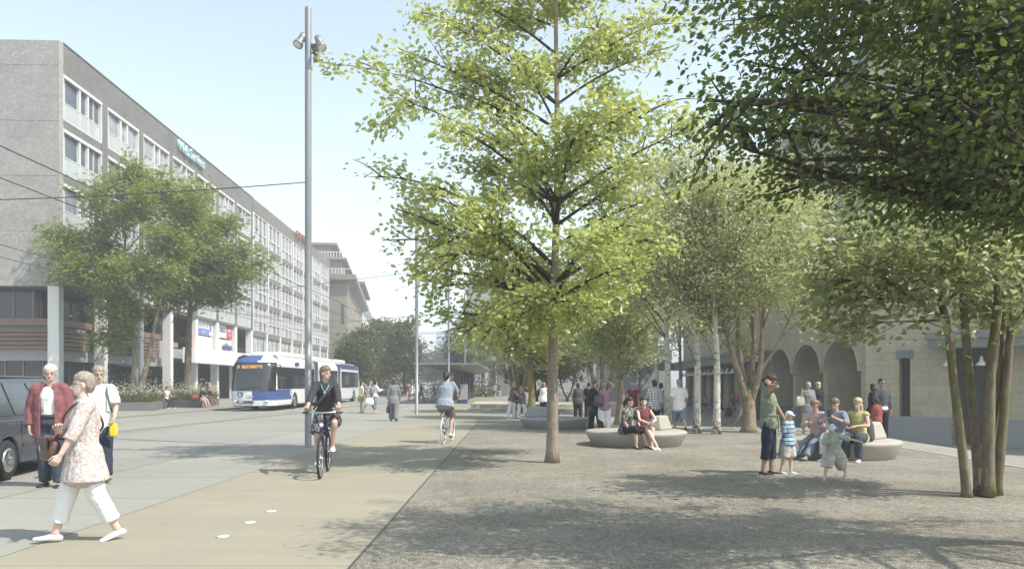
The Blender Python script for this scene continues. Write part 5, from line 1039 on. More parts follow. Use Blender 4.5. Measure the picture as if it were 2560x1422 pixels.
        if st == 'long': rings(q, [(-.2, .07, -.055, -.1), (-.1, .088, -.02, -.115), (0, .09, .0, -.11), (.08, .087, .02, -.112), (.17, .082, .06, -.11)], HM); rings(q, [(a, b_*1.04, c_, d_*1.05) for a, b_, c_, d_ in cap], HM)
        if st in ('ponytail', 'tail'): sweep(q, [HM @ V((0, .1, .15)), HM @ V((0, .15, .13)), HM @ V((0, .165, .05)), HM @ V((0, .15, -.04))], [.024*s, .034*s, .032*s, .012*s], X, 8, 3)
        if st == 'bun': q.ell(HM @ V((0, .125, .12)), (.045*s, .045*s, .045*s), 10, 8)
        if st == 'hijab': nm = 'headscarf'; rings(q, [(-.09, .12, .07, -.1), (-.03, .085, .06, -.095), (.03, .08, .03, -.105), (.1, .086, .03, -.115), (.17, .086, .07, -.112)], HM); rings(q, [(a, b_*1.08, c_*1.05, d_*1.08) for a, b_, c_, d_ in cap], HM)
        if st in ('cap', 'sunhat'):
            nm = 'hat'; rings(q, [(.135, .086, .095, -.112), (.17, .087, .096, -.114), (.21, .075, .078, -.095), (.235, .04, .035, -.055), (.242, .01, 0, -.02)], HM)
            if st == 'cap': sweep(q, [HM @ V((0, -.07, .145)), HM @ V((0, -.125, .14)), HM @ V((0, -.16, .13))], [(.08*s, .012*s), (.068*s, .01*s), (.035*s, .008*s)], HM.to_3x3() @ X, 10, 3, .2); rings(q, [(.02, .07, -.06, -.115), (.08, .085, -.04, -.12), (.15, .088, -.02, -.116)], HM)
            else: rings(q, [(.12, .12, .14, -.15), (.135, .125, .145, -.155), (.148, .09, .1, -.115)], HM)
        fuse(q, nm, hm_, root, vox*.85, 2, .006*s if st != 'curly' else .018, 38)
    root['hands'] = [tuple(a[2] + a[3]*.09*s) for a in AR]
    return root, Pv, N, AR, HM
# ---- cloths
W_ = cloth('white', (.72, .72, .71), .05); JEAN = cloth('jean', (.05, .062, .085), .25); JEANL = cloth('jean_light', (.19, .225, .275), .22); BLK = cloth('black', (.022, .022, .025), .15); GRY = cloth('grey', (.2, .205, .215), .1); DGRY = cloth('dark_grey', (.075, .075, .08), .12)
BURG = cloth('burgundy', (.21, .085, .092), .12); PINK = cloth('pink', (.52, .37, .36), .08); PURP = cloth('mauve', (.33, .19, .25), .1); MAR = cloth('maroon', (.18, .05, .065), .1); GREEN = cloth('sage', (.225, .255, .175), .14); NAVY = cloth('navy', (.03, .038, .06), .12); BEI = cloth('beige', (.4, .36, .3), .1); STEEL = cloth('blue_grey', (.26, .29, .34), .1); KHA = cloth('khaki', (.3, .28, .22), .18); REDC = cloth('red', (.25, .065, .065), .1); YEL = cloth('yellow', (.46, .44, .2), .1); DEN = cloth('denim', (.19, .215, .26), .14); TAUPE = cloth('taupe', (.15, .13, .12), .12)
def pattern(name, kind, c1, c2, c3=None):
    t = NT('cloth_' + name); o = t.obj(); x, y, z = t.xyz(o)
    if kind == 'stripe': f = t.math('LESS_THAN', t.math('PINGPONG', t.math('ADD', z, 10), .035), .007)
    elif kind == 'plaid': f = t.math('MULTIPLY', t.math('ADD', t.math('LESS_THAN', t.math('PINGPONG', t.math('ADD', z, 10), .04), .013), t.math('LESS_THAN', t.math('PINGPONG', t.math('ADD', t.math('ADD', x, t.math('MULTIPLY', y, .6)), 10), .04), .013)), .5)
    else: f = t.mp(t.noise({'floral': 46, 'camo': 14, 'bloom': 24}[kind], o, 3, .6), .48, .54, 0, 1)
    c = t.mix(f, c4(c1), c4(c2))
    if c3: c = t.mix(t.mp(t.noise(33 if kind == 'floral' else 9, None, 2), .58, .63, 0, 1), c, c4(c3))
    return t.pbr(c, .9, t.bump(t.noise(16), .4, .02), spec=.2)
FLO = pattern('floral', 'floral', (.56, .52, .495), (.38, .31, .295), (.47, .4, .385)); CAMO = pattern('camo', 'camo', (.05, .05, .05), (.26, .26, .23), (.12, .12, .11)); STR = pattern('blue_stripe', 'stripe', (.3, .42, .52), (.04, .055, .08)); PLA = pattern('plaid', 'plaid', (.72, .72, .72), (.1, .1, .13)); BLO = pattern('dark_bloom', 'bloom', (.035, .03, .035), (.4, .33, .34)); SHF = pattern('flower_shorts', 'bloom', (.03, .03, .033), (.2, .2, .21)); GRN_P = pattern('sage_print', 'camo', (.36, .4, .31), (.46, .48, .42), (.33, .37, .29)); SHO = pattern('grey_print', 'camo', (.5, .48, .44), (.41, .39, .36), (.56, .54, .5))
def hairm(n, c): return mat('hair_' + n, c, .55, .35, 30, .6, 90, .01)
HG = hairm('silver', (.62, .61, .58)); HGB = hairm('ash', (.27, .235, .2)); HB_ = hairm('brown', (.09, .062, .045)); HD = hairm('dark', (.025, .02, .018)); HBL = hairm('blonde', (.42, .33, .2)); HGR = hairm('grey', (.3, .29, .28)); HLB = hairm('light_brown', (.17, .12, .08))
S_W = mat('shoe_white', (.7, .7, .68), .6, .04); S_B = mat('shoe_black', (.03, .03, .03), .5, .1); S_T = mat('shoe_tan', (.4, .32, .25), .6); S_G = mat('shoe_grey', (.22, .22, .23), .7)
def at(px, py, hpx=None):
    p = G(px, py); return p, (hpx*p.y/F if hpx else None)
def hang(f=3, a=7, e=10, i=0): return ('fk', f, a, e, i)
WALK = dict(legs=((24, 2, 6), (-16, 2, 18)), arms=(hang(-14, 8, 12), hang(20, 8, 22)), toes=(-6, 22), lean=3); WALK2 = dict(legs=((-16, 2, 18), (24, 2, 6)), arms=(hang(20, 8, 22), hang(-14, 8, 12)), toes=(22, -6), lean=3)
STAND = dict(legs=((1, 3, 2), (-1, 3, 2)), arms=(hang(), hang(6, 9, 16)))
FG, SQ, ST_, BN, PL_ = 'people walking in the foreground', 'people on the square', 'people near the station', 'people seated on the round benches', 'people by the planters and bus'
# ---- foreground trio
p, h = at(128, 1216)
r1 = person('grey-haired man in an open burgundy jacket, white shirt and jeans beside the dark car', p, 12, 1.84, 'm', 3, legs=((8, 3, 8), (-4, 2, 6)), arms=(hang(2, 10, 16, 4), hang(-2, 15, 16, 2)), head=(14, 0), top=(W_, -1, .005, 0, -.008), jacket=None, bottom=('trousers', JEAN, 1.98, .018), shoes=S_B, hair=('man', HG), fat=1.14, belt=S_B, glasses=True, group=FG)
root, Pv, N, AR, HM = r1; s = 1.84/1.75
def open_jacket(r, s, k, gap, mt, vox=.0095, slv=1.98, ln=.2):
    root, Pv, N, AR, HM = r; q = MB(); u = (N-Pv).normalized(); n = 26; rows = [(-ln, .2, .148), (-.08, .2, .148), (.05, .19, .14), (.2, .188, .138), (.34, .192, .142), (.44, .19, .12), (.52, .125, .09), (.565, .085, .082)]
    for o, flip in ((.0, 0),):
        vs = []
        for z, rx, ry in rows:
            for j in range(n+1):
                a = gap + (2*PI-2*gap)*j/n; c = Pv + u*z*s
                for rr_ in (1.0, .88): vs.append(c + V((math.sin(a)*rx*k*rr_*s, -math.cos(a)*ry*k*rr_*s, 0)))
        m = len(rows); w_ = 2*(n+1); fs = []
        for i in range(m-1):
            for j in range(n):
                a, b = i*w_+2*j, (i+1)*w_+2*j; fs += [(a, a+2, b+2, b), (a+1, b+1, b+3, a+3)]
            for j in (0, n): a, b = i*w_+2*j, (i+1)*w_+2*j; fs.append((a, b, b+1, a+1) if j == 0 else (a, a+1, b+1, b))
        for i in (0, m-1):
            for j in range(n): a = i*w_+2*j; fs.append((a, a+1, a+3, a+2) if i == 0 else (a, a+2, a+3, a+1))
        q.add(vs, fs, True)
    for sj, el, wr, hd in AR: c_ = Pv + u*.495*s; sweep(q, [c_.lerp(sj, .5), sj], [(.085*s, .085*s), (.1*s, .088*s)], (0, 1, 0), 12, 1)
    for sj, el, wr, hd in AR: sweep(q, [sj + (Pv + u*.5*s - sj)*.1, sj.lerp(el, .5), el, el.lerp(wr, .5), el.lerp(wr, slv-1)], [.096*s, .08*s, .066*s, .06*s, .05*s], (1, 0, 0), 14, 3, .1)
    return fuse(q, 'jacket', mt, root, vox, 2, .009*s, 10)
open_jacket(r1, s, 1.2, .42, BURG)
p, h = at(212, 1352)
r2 = person('woman in a long floral tunic and white cropped trousers striding left', p, -52, 1.68, 'f', 3, legs=((-13, 2, 14), (19, 2, 4)), arms=(('ik', (.2, -.24, .86), (.8, .6, -.1), (-.1, -.5, -.8)), ('ik', (-.02, -.215, 1.08), (-.9, .2, -.5), (.5, -.12, .8))), toes=(14, -6), lean=1, head=(-8, -2), top=(FLO, 1.35, .27, .075, .028), bottom=('trousers', W_, 1.72, .018), shoes=S_W, hair=('short', HGB), fat=.99, glasses=True, skin=SKIN3, group=FG, curl=38)
p, h = at(246, 1200)
r3 = person('man in a white printed tee with shoulder strap behind the woman in the tunic', p, 28, 1.86, 'm', 3, **{**WALK, 'arms': (hang(12, 9, 38, 6), hang(-6, 8, 12))}, head=(10, 2), top=(W_, .8, .16, .01, .022), bottom=('trousers', NAVY, 1.96, .02), shoes=S_B, hair=('man', HGB), glasses=True, group=FG, fat=1.05)
root, Pv, N, AR, HM = r3; MB().tube([N + V((.1, .08, -.02)), N + V((.115, -.04, .0)), N + V((.12, -.14, -.1)), N + V((.16, -.16, -.3)), N + V((.19, -.06, -.42))], .016, 6).build('strap', mat('strap_green', (.1, .14, .12), .8), root)
MB().ell(Pv + V((.02, -.148, .33)), (.07, .012, .03), 12, 6).build('shirt_print', mat('print_teal', (.42, .56, .56), .8), root)
def wpt(r, v): o = r[0]; return V(o.location) + Matrix.Rotation(o.rotation_euler.z, 3, 'Z') @ V(v)
def bagbody(q, c, d, n=14, top=.75):     # soft rounded bag: c bottom centre, d (w,depth,h)
    w_, dp, hh = d; rws = [(0, .86, .8), (.06, .98, .95), (.35, 1.04, 1.06), (.7, .98, .9), (.95, top, .5), (1, top*.9, .3)]; vs = []
    for z, a, b in rws:
        for k in range(n):
            t = 2*PI*k/n; cx, sx_ = math.cos(t), math.sin(t); e = .55; vs.append(V(c) + V((w_/2*a*math.copysign(abs(cx)**e, cx), dp/2*b*math.copysign(abs(sx_)**e, sx_), hh*z)))
    m = len(rws); q.add(vs, [(i*n+k, i*n+(k+1) % n, (i+1)*n+(k+1) % n, (i+1)*n+k) for i in range(m-1) for k in range(n)] + [tuple(range(n))[::-1], tuple((m-1)*n+k for k in range(n))], True)
def bag(label, loc, rz, d, mt, strap=None, nm='handbag', handle=None, flap=None, pocket=None, group='bags'):
    o = thing(nm, label, 'bag', loc, R(rz), group); q = MB(); bagbody(q, (0, 0, 0), d); q.build('pouch', mt, o)
    if strap: inv = (Matrix.Translation(V(loc)) @ Matrix.Rotation(R(rz), 4, 'Z')).inverted(); MB().tube(catm([inv @ V(p) for p in strap], [(0,)]*len(strap), 5)[0], .012, 6).build('strap', mt, o)
    if handle: w_, hh = handle; MB().tube([(-w_/2, 0, d[2]*.95), (-w_/2*.9, 0, d[2]+hh*.7), (0, 0, d[2]+hh), (w_/2*.9, 0, d[2]+hh*.7), (w_/2, 0, d[2]*.95)], .012, 6).build('handle', mt, o)
    if flap: MB().prism([(-d[0]/2*.98, d[2]*.95), (d[0]/2*.98, d[2]*.95), (d[0]/2*.9, d[2]*.45), (-d[0]/2*.9, d[2]*.45)], -d[1]*.62, -d[1]*.5, 'y').build('flap', flap, o, .01); MB().cbox((0, -d[1]*.65, d[2]*.5), (.03, .02, .05)).build('buckle', chrome, o)
    if pocket: q = MB(); bagbody(q, (0, -d[1]*.55, d[2]*.05), (d[0]*.7, d[1]*.4, d[2]*.42)); q.build('pocket', pocket, o)
    return o
leath = mat('leather_brown', (.1, .055, .045), .45, .15, 8, .3, 30); leath2 = mat('leather_dark', (.07, .04, .035), .45, .15, 8)
root, Pv, N, AR, HM = r2; bp = wpt(r2, (-.2, -.27, .80)); bag('brown leather satchel hanging on a strap from the woman in the floral tunic', bp, -40, (.30, .13, .24), leath, [bp + V((.05, .02, .22)), wpt(r2, (-.09, -.2, 1.08)), wpt(r2, N + V((.01, -.165, -.14))), wpt(r2, N + V((.085, -.09, -.03))), wpt(r2, N + V((.1, .02, .0))), wpt(r2, N + V((.05, .12, -.12))), wpt(r2, (-.1, .17, 1.1)), wpt(r2, (-.22, .02, .98)), bp + V((-.06, .05, .22))], 'satchel', None, leath2)
hp_ = wpt(r3, r3[0]['hands'][0]); bag('yellow cloth pouch in the hand of the man in the white tee', hp_ - V((0, 0, .22)), 20, (.12, .04, .2), cloth('pouch_yellow', (.6, .48, .04)), None, 'pouch')
# ---- bicycles and riders
def bicycle(label, loc, rz, fc, tyre, rimc, basket=False, wb=1.08, r=.335):
    o = thing('bicycle', label, 'bicycle', loc, R(rz), 'bicycles'); yf, yr = -wb*.56, wb*.44
    for y in (yf, yr):
        w_ = MB().torus((0, y, r), r-.018, .019, Matrix.Rotation(PI/2, 3, 'Z'), 48, 8).build('wheel', tyre, o); MB().torus((0, y, r), r-.042, .011, Matrix.Rotation(PI/2, 3, 'Z'), 48, 6).build('rim', rimc, w_)
        q = MB()
        for k in range(24): a = 2*PI*k/24; q.tube([(0.012*(-1)**k, y + .02*math.cos(a), r + .02*math.sin(a)), (0, y + (r-.05)*math.cos(a+.15), r + (r-.05)*math.sin(a+.15))], .0016, 4)
        q.tube([(-.05, y, r), (.05, y, r)], .022, 10).build('spokes', chrome, w_)
    bb = V((0, .1, .29)); hd1, hd0 = V((0, -.36, .93)), V((0, -.40, .74)); stp_ = V((0, .26, .84)); f = MB()
    f.tube([hd1, hd0], .022, 8).tube([hd0, bb], .019, 8).tube([hd1 + V((0, .005, -.04)), stp_.lerp(bb, .12)], .016, 8).tube([stp_, bb], .017, 8)
    for sd_ in (1, -1): f.tube([V((.01*sd_, .255, .82)), V((.055*sd_, yr, r))], .009, 6).tube([V((.012*sd_, .1, .29)), V((.055*sd_, yr, r))], .01, 6)
    f.build('frame', fc, o); q = MB().tube([hd0, V((0, -.425, .69))], .02, 8)
    for sd_ in (1, -1): q.tube([(.0, -.425, .69), (.05*sd_, -.44, .64), (.052*sd_, yf, r)], [.016, .014, .009], 6)
    q.build('fork', fc, o); MB().tube([stp_, V((0, .3, .95))], .013, 8).build('seat_post', chrome, o)
    q = MB(); sweep(q, [(0, .42, .965), (0, .3, .975), (0, .16, .965)], [(.085, .028), (.06, .025), (.018, .018)], (1, 0, 0), 12, 3); q.build('saddle', S_B, o)
    q = MB().tube([hd1, V((0, -.37, 1.05))], .015, 8).tube([(-.31, -.28, 1.06), (-.2, -.36, 1.07), (0, -.4, 1.06), (.2, -.36, 1.07), (.31, -.28, 1.06)], .012, 8); q.build('handlebar', chrome, o)
    for sd_ in (1, -1): MB().tube([(.21*sd_, -.352, 1.07), (.32*sd_, -.272, 1.06)], .017, 8).build('grip', S_B, o); MB().tube([(.19*sd_, -.37, 1.06), (.28*sd_, -.36, 1.03)], .006, 5).build('brake_lever', dark_metal, o)
    q = MB().lathe([(.095, -.006), (.095, .006), (.03, .006)], 24, (.05, .1, .29), True, 0, Matrix.Rotation(PI/2, 3, 'Y')); q.build('chainring', dark_metal, o)
    for sd_, dz, dy in ((1, .1, -.13), (-1, -.13, .1)):
        c_ = MB().bar((.07*sd_, .1, .29), (.09*sd_, .1+dy, .29+dz), .02, .02, V((1, 0, 0))).build('crank', chrome, o); MB().cbox((.14*sd_, .1+dy, .29+dz), (.09, .08, .025)).build('pedal', S_B, c_)
    mg = MB()
    for y in (yf, yr):
        a = np.linspace(.2, 2.5, 14)
        for t0, t1 in zip(a[:-1], a[1:]): mg.bar((0, y + (r+.03)*math.cos(t0), r + (r+.03)*math.sin(t0)), (0, y + (r+.03)*math.cos(t1), r + (r+.03)*math.sin(t1)), .045, .006, V((1, 0, 0)))
    if basket:
        mg.build('mudguard', fc, o); q = MB()
        for sd_ in (1, -1): q.tube([(.06*sd_, yr - .1, .72), (.06*sd_, yr+.25, .72), (.06*sd_, yr, r)], .006, 5)
        q.box(-.07, .07, yr-.1, yr+.25, .715, .73).build('carrier', dark_metal, o); MB().ell((0, -.47, .86), (.035, .04, .035), 10, 8).build('headlamp', mat('lamp_glass', (.7, .72, .74), .1), o)
    return o
def rider(label, bike, rz, Ht, **kw):
    g = kw.pop('grip', 1.075); return person(label, V(bike.location) + Matrix.Rotation(R(rz), 3, 'Z') @ V((0, .27, 0)), rz, Ht, seat=1.045, arms=(('ik', (.27, -.52, g+.03), (.7, .3, -.6), (0, -1, -.25)), ('ik', (-.27, -.52, g+.03), (-.7, .3, -.6), (0, -1, -.25))),
        legs=(('ik', (.13, -.27, .485), (.25, -1, .3)), ('ik', (-.13, -.03, .255), (-.2, -1, .2))), lean=16, toes=(8, 14), curl=62, group='cyclists', hand_lat=((-1, 0, 0), (1, 0, 0)), **kw)
c1 = G(799, 1193); c2 = G(826, 1168); cc = V((-3.19, 12.95, .004))
bk1 = bicycle('dark blue city bicycle ridden towards the camera', cc, 7, mat('bike_navy', (.035, .035, .09), .35, .05), black, mat('rim_grey', (.3, .3, .31), .4, metal=.6), True)
ry1 = rider('woman in a dark cardigan and floral skirt riding a dark bicycle towards the camera', bk1, 7, 1.74, near=3, head=(52, 2), top=(cloth('charcoal', (.05, .05, .055)), 1.5, .08, .02, .02), bottom=('trousers', SHF, .9, .035), shoes=S_W, hair=('short', HLB), skin=SKIN)
root, Pv, N, AR, HM = ry1; MB().tube([N + V((.15, .02, -.02)), N + V((.1, -.12, -.08)), N + V((-.02, -.17, -.24)), N + V((-.14, -.15, -.38)), N + V((-.2, .0, -.45))], .02, 6).build('bag_strap', DGRY, root)
q = MB(); q.tube([N + V((.07, -.06, -.03)), N + V((.04, -.125, -.1)), N + V((0, -.145, -.15)), N + V((-.04, -.125, -.1)), N + V((-.07, -.06, -.03))], .006, 5).ell(N + V((0, -.155, -.17)), (.02, .01, .03)).build('necklace', mat('turquoise', (.25, .5, .5), .3), root)
cc2 = V((-1.70, 19.95, .004)); bk2 = bicycle('pale teal bicycle with white tyres ridden away from the camera', cc2, 173, mat('bike_teal', (.16, .27, .29), .35, .05), mat('tyre_white', (.55, .55, .54), .7), chrome)
rider('person with a dark ponytail in a grey tee and shorts cycling away', bk2, 173, 1.76, sex='m', near=2, top=(STEEL, .9, .12, .025, .028), bottom=('trousers', cloth('brown_grey', (.13, .11, .105)), .8, .03), shoes=S_W, hair=('ponytail', HD), skin=SKIN, head=(0, 4), fat=1.08)
# ---- standing and walking figures
def fig(label, px, py, hpx, rz, sex='f', near=1, group=SQ, lim=(1.45, 1.9), **kw):
    p, h = at(px, py, hpx); pose = kw.pop('pose', STAND); a = dict(pose); a.update(kw); return person(label, p, rz, min(lim[1], max(lim[0], h)), sex, near, group=group, **a)
sw_ = fig('woman in a grey trouser suit walking away with a black handbag', 984, 1052, 110, 182, near=2, lim=(1.6, 1.78), pose=dict(legs=((10, 2, 3), (-8, 2, 6)), arms=(hang(-8, 9, 10), hang(8, 12, 8))), top=(GRY, 1.95, .2, .02, .028), bottom=('trousers', GRY, 1.98, .035), shoes=S_B, hair=('bob', HB_))
hp_ = wpt(sw_, sw_[0]['hands'][0]); bag('black handbag held low by the woman in the grey suit', hp_ - V((0, 0, .46)), 80, (.26, .12, .3), S_B, None, 'handbag', (.14, .17))
hp_l = fig('girl in a white sleeveless dress with black hair, leftmost of the waiting women', 903, 1031, 80, 110, group=PL_, near=2, lim=(1.55, 1.7), top=(W_, .25, .3, .03, .02), bottom=('skirt', W_, .7, .02), shoes=S_T, hair=('long', HD)); g1 = hp_l
bag('olive green shoulder bag of the girl in the white dress', wpt(g1, (-.24, .05, .62)), 20, (.34, .18, .28), cloth('olive', (.3, .32, .1)), [wpt(g1, (-.24, .05, .9)), wpt(g1, (-.18, .0, 1.36)), wpt(g1, (-.14, .1, 1.3)), wpt(g1, (-.22, .1, .9))])
g2 = fig('girl in a pink top and black skirt between the waiting women', 922, 1032, 86, 105, group=PL_, near=2, lim=(1.6, 1.72), pose=WALK, top=(PINK, .2, .08, .0, .015), bottom=('skirt', BLK, .5, .01), shoes=S_T, hair=('long', HB_)); bag('large white cloth bag beside the girl in pink', wpt(g2, (-.27, -.02, .42)), 10, (.42, .26, .38), W_, [wpt(g2, (-.27, -.02, .8)), wpt(g2, (-.19, 0, 1.34)), wpt(g2, (-.24, .08, .8))])
g3 = fig('girl with dark curly hair, white sleeves and rolled jeans, rightmost of the waiting women', 938, 1032, 88, 118, group=PL_, near=2, lim=(1.6, 1.75), pose=dict(legs=((4, 3, 4), (-6, 3, 6)), arms=(('ik', (.16, -.34, 1.2), (.6, .3, -.8)), ('ik', (-.1, -.34, 1.22), (-.6, .3, -.8)))), top=(W_, 1.9, .1, .0, .018), bottom=('trousers', JEANL, 1.6, .02), shoes=S_T, hair=('curly', HD)); bag('blue backpack worn by the curly-haired girl', wpt(g3, (0, .21, .98)), 118+180, (.32, .2, .44), DEN, None, 'backpack', None, None, DEN)
F_ = 'far people crossing the street'
fig('tiny woman in a red top crossing before the white car', 1019, 1000, 44, 120, near=0, group=F_, pose=WALK, lim=(1.5, 1.75), top=(REDC, .5, .1, 0), bottom=('trousers', PINK, 1.5, .01), shoes=S_T, hair=('short', HB_)); fig('tiny woman in a white dress crossing before the white car', 1029, 1000, 43, 110, near=0, group=F_, pose=WALK2, lim=(1.5, 1.75), top=(W_, .4, .2, .02), bottom=('skirt', W_, .7, .03), shoes=S_T, hair=('bob', HB_))
fig('far woman in grey striding right of the second lamp post', 1052, 1004, 48, 60, near=0, group=F_, pose=WALK, lim=(1.5, 1.75), top=(TAUPE, 1.4, .1, .01), bottom=('trousers', GRY, 1.95, .02), shoes=S_B, hair=('long', HGB)); fig('far woman in wide white trousers and a rust top striding left', 1085, 1004, 47, -85, near=0, group=F_, pose=dict(WALK, legs=((30, 2, 4), (-24, 2, 10))), lim=(1.5, 1.75), top=(cloth('rust', (.32, .13, .09)), .6, .08, 0), bottom=('trousers', W_, 1.98, .05), shoes=S_W, hair=('cap', W_))
for px, py, hp2, rz, l, tp, bt, hr in ((1236, 993, 34, 180, 'far person in a grey skirt walking away beside the pale bush', STEEL, ('skirt', DGRY, .9, .03), HB_), (1248, 991, 36, 180, 'far person in white trousers walking away before the ramp wall', DGRY, ('trousers', W_, 1.95, .02), HGB), (1222, 988, 34, 180, 'far dark silhouette walking away by the corner building', BLK, ('trousers', BLK, 1.95, .02), HD)): fig(l, px, py, hp2, rz, near=0, group=F_, pose=WALK, lim=(1.6, 1.8), top=(tp, .6, .1, 0), bottom=bt, shoes=S_W, hair=('short', hr))
fig('man in a white shirt and light cap standing behind the planter', 524, 1000, 44, -20, 'm', 0, PL_, (1.65, 1.8), top=(W_, .6, .1, 0), bottom=('trousers', JEAN, 1.95, .02), shoes=S_B, hair=('cap', BEI)); fig('woman in beige reading beside the white column', 541, 1000, 44, -60, 'f', 0, PL_, (1.6, 1.75), pose=dict(legs=((1, 3, 2), (-1, 3, 2)), arms=(hang(30, 5, 80, 20), hang(30, 5, 80, 20))), top=(BEI, 1.8, .2, .02), bottom=('trousers', GRY, 1.95, .02), shoes=S_B, hair=('bob', HB_))
def sit(label, x, y, rz, seat, Ht=1.66, near=1, group=PL_, gz=0, **kw):
    a = dict(legs=((84, 3, 82), (78, 3, 74)), arms=(hang(30, 6, 40, 10), hang(25, 6, 45, 10)), lean=8); a.update(kw); return person(label, (x, y, gz), rz, Ht, kw.pop('sex', 'f') if 0 else 'f', near, seat=seat + .1, group=group, **{k: v for k, v in a.items() if k != 'sex'})
sit('woman in a pale top and dark leggings perched on the nearer planter', -21.35, 46.9, 75, .48, legs=((70, 3, 60), (62, 3, 88)), top=(W_, .3, .1, 0), bottom=('trousers', NAVY, 1.95, .0), shoes=S_W, hair=('bun', HD)); sit('person in a checked shirt seated on the far side of the nearer planter', -23.0, 44.2, 180, .48, top=(PLA, 1.8, .1, 0), bottom=('trousers', DGRY, 1.95, .01), shoes=S_B, hair=('short', HGR))
sit('woman with long dark hair and a pink skirt seated on the further planter', -19.75, 48.3, 70, .48, legs=((80, 3, 60), (76, 3, 50)), top=(BLK, 1.2, .08, 0), bottom=('skirt', PINK, .8, .01), shoes=S_T, hair=('long', HD), skin=SKIN3); sit('woman in black and brown trousers seated near the bus on the further planter', -20.1, 50.2, 70, .48, legs=((74, 3, 40), (70, 3, 38)), top=(BLK, 1.9, .08, 0), bottom=('trousers', TAUPE, 1.95, .01), shoes=S_T, hair=('curly', HD))
bag('red brown handbag standing on the further planter', (-20.3, 48.7, .5), 60, (.5, .25, .34), cloth('bag_rust', (.22, .08, .06)), None, 'handbag', (.3, .14))
# ---- wheelchair pair, hijab woman with pushchair
wc = G(1302, 1045); chair = thing('wheelchair', 'black wheelchair with large wheels under the white-haired woman', 'wheelchair', (wc.x, wc.y, .004), R(6))
for sd_ in (1, -1):
    w_ = MB().torus((.31*sd_, .06, .31), .295, .018, Matrix.Rotation(PI/2, 3, 'Z'), 36, 6).build('wheel', black, chair); q = MB()
    for k in range(14): a = 2*PI*k/14; q.tube([(.31*sd_, .06, .31), (.31*sd_, .06+.29*math.cos(a), .31+.29*math.sin(a))], .003, 4)
    q.build('spokes', chrome, w_); MB().torus((.24*sd_, -.42, .09), .075, .016, Matrix.Rotation(PI/2, 3, 'Z'), 18, 6).build('caster', black, chair); MB().tube([(.25*sd_, .12, .95), (.25*sd_, .1, .46), (.25*sd_, -.4, .44), (.24*sd_, -.44, .1)], .014, 6).tube([(.27*sd_, .08, .68), (.27*sd_, -.25, .68), (.27*sd_, -.25, .44)], .016, 6).build('side_frame', chrome, chair)
MB().box(-.24, .24, -.36, .1, .42, .47).build('seat', BLK, chair); MB().box(-.24, .24, .09, .13, .48, .92).build('backrest', BLK, chair); MB().box(-.16, .16, -.56, -.42, .09, .11).build('footrest', dark_metal, chair)
person('white-haired woman in a dark flowered blouse seated in the wheelchair', (wc.x, wc.y, .004), 6, 1.66, 'f', 2, seat=.57, legs=((84, 4, 72), (84, 4, 72)), arms=(hang(15, 8, 60, 6), ('ik', (-.25, -.25, .8), (-.8, .3, -.4))), lean=0, head=(-25, 0), top=(BLO, 1.2, .08, .02, .02), bottom=('trousers', W_, 1.9, .02), shoes=S_W, hair=('short', HG), fat=1.15, skin=SKIN3)
fig('young woman with long fair hair and white trousers leaning to the wheelchair', 1279, 1046, 90, 55, near=2, lim=(1.65, 1.75), pose=dict(legs=((8, 2, 6), (-6, 2, 8)), arms=(('ik', (.32, -.42, 1.25), (.8, .3, .2)), ('ik', (.1, -.4, .98), (-.7, .4, -.6))), lean=14, head=(20, 8)), top=(TAUPE, .4, .1, 0, .014), bottom=('trousers', W_, 1.96, .01), shoes=S_W, hair=('long', HBL))
hj_ = fig('woman in a rose headscarf and white jacket behind the grey bench', 1358, 1040, 82, 150, near=2, lim=(1.6, 1.75), pose=dict(legs=((6, 2, 4), (-6, 2, 8)), arms=(('ik', (.14, -.4, .98), (.7, .4, -.5)), ('ik', (-.14, -.4, .98), (-.7, .4, -.5))), lean=8), top=(W_, 1.95, .16, .03, .03), bottom=('trousers', BLK, 1.96, .02), shoes=S_B, hair=('hijab', cloth('rose', (.42, .18, .2))))
pc_ = thing('pushchair', 'grey pushchair in front of the woman in the headscarf', 'pushchair', wpt(hj_, (0, -.75, 0)), R(150)); q = MB(); sweep(q, [(0, .1, .45), (0, -.1, .42), (0, -.3, .62)], [(.22, .1), (.22, .12), (.2, .06)], (1, 0, 0), 12, 3); q.build('seat', GRY, pc_); q = MB(); sweep(q, [(0, .15, .6), (0, .1, .85), (0, -.12, .92)], [(.22, .04), (.23, .05), (.2, .03)], (1, 0, 0), 12, 3); q.build('hood', GRY, pc_)
q = MB()
for sd_ in (1, -1): q.tube([(.2*sd_, .38, 1.0), (.22*sd_, .0, .5), (.22*sd_, -.38, .12)], .012, 6).tube([(.22*sd_, .3, .12), (.22*sd_, -.05, .5)], .012, 6)
q.tube([(-.2, .38, 1), (.2, .38, 1)], .014, 6).build('frame', dark_metal, pc_)
for sd_ in (1, -1):
    for y in (.3, -.38): MB().torus((.24*sd_, y, .11), .09, .02, Matrix.Rotation(PI/2, 3, 'Z'), 18, 6).build('wheel', black, pc_)
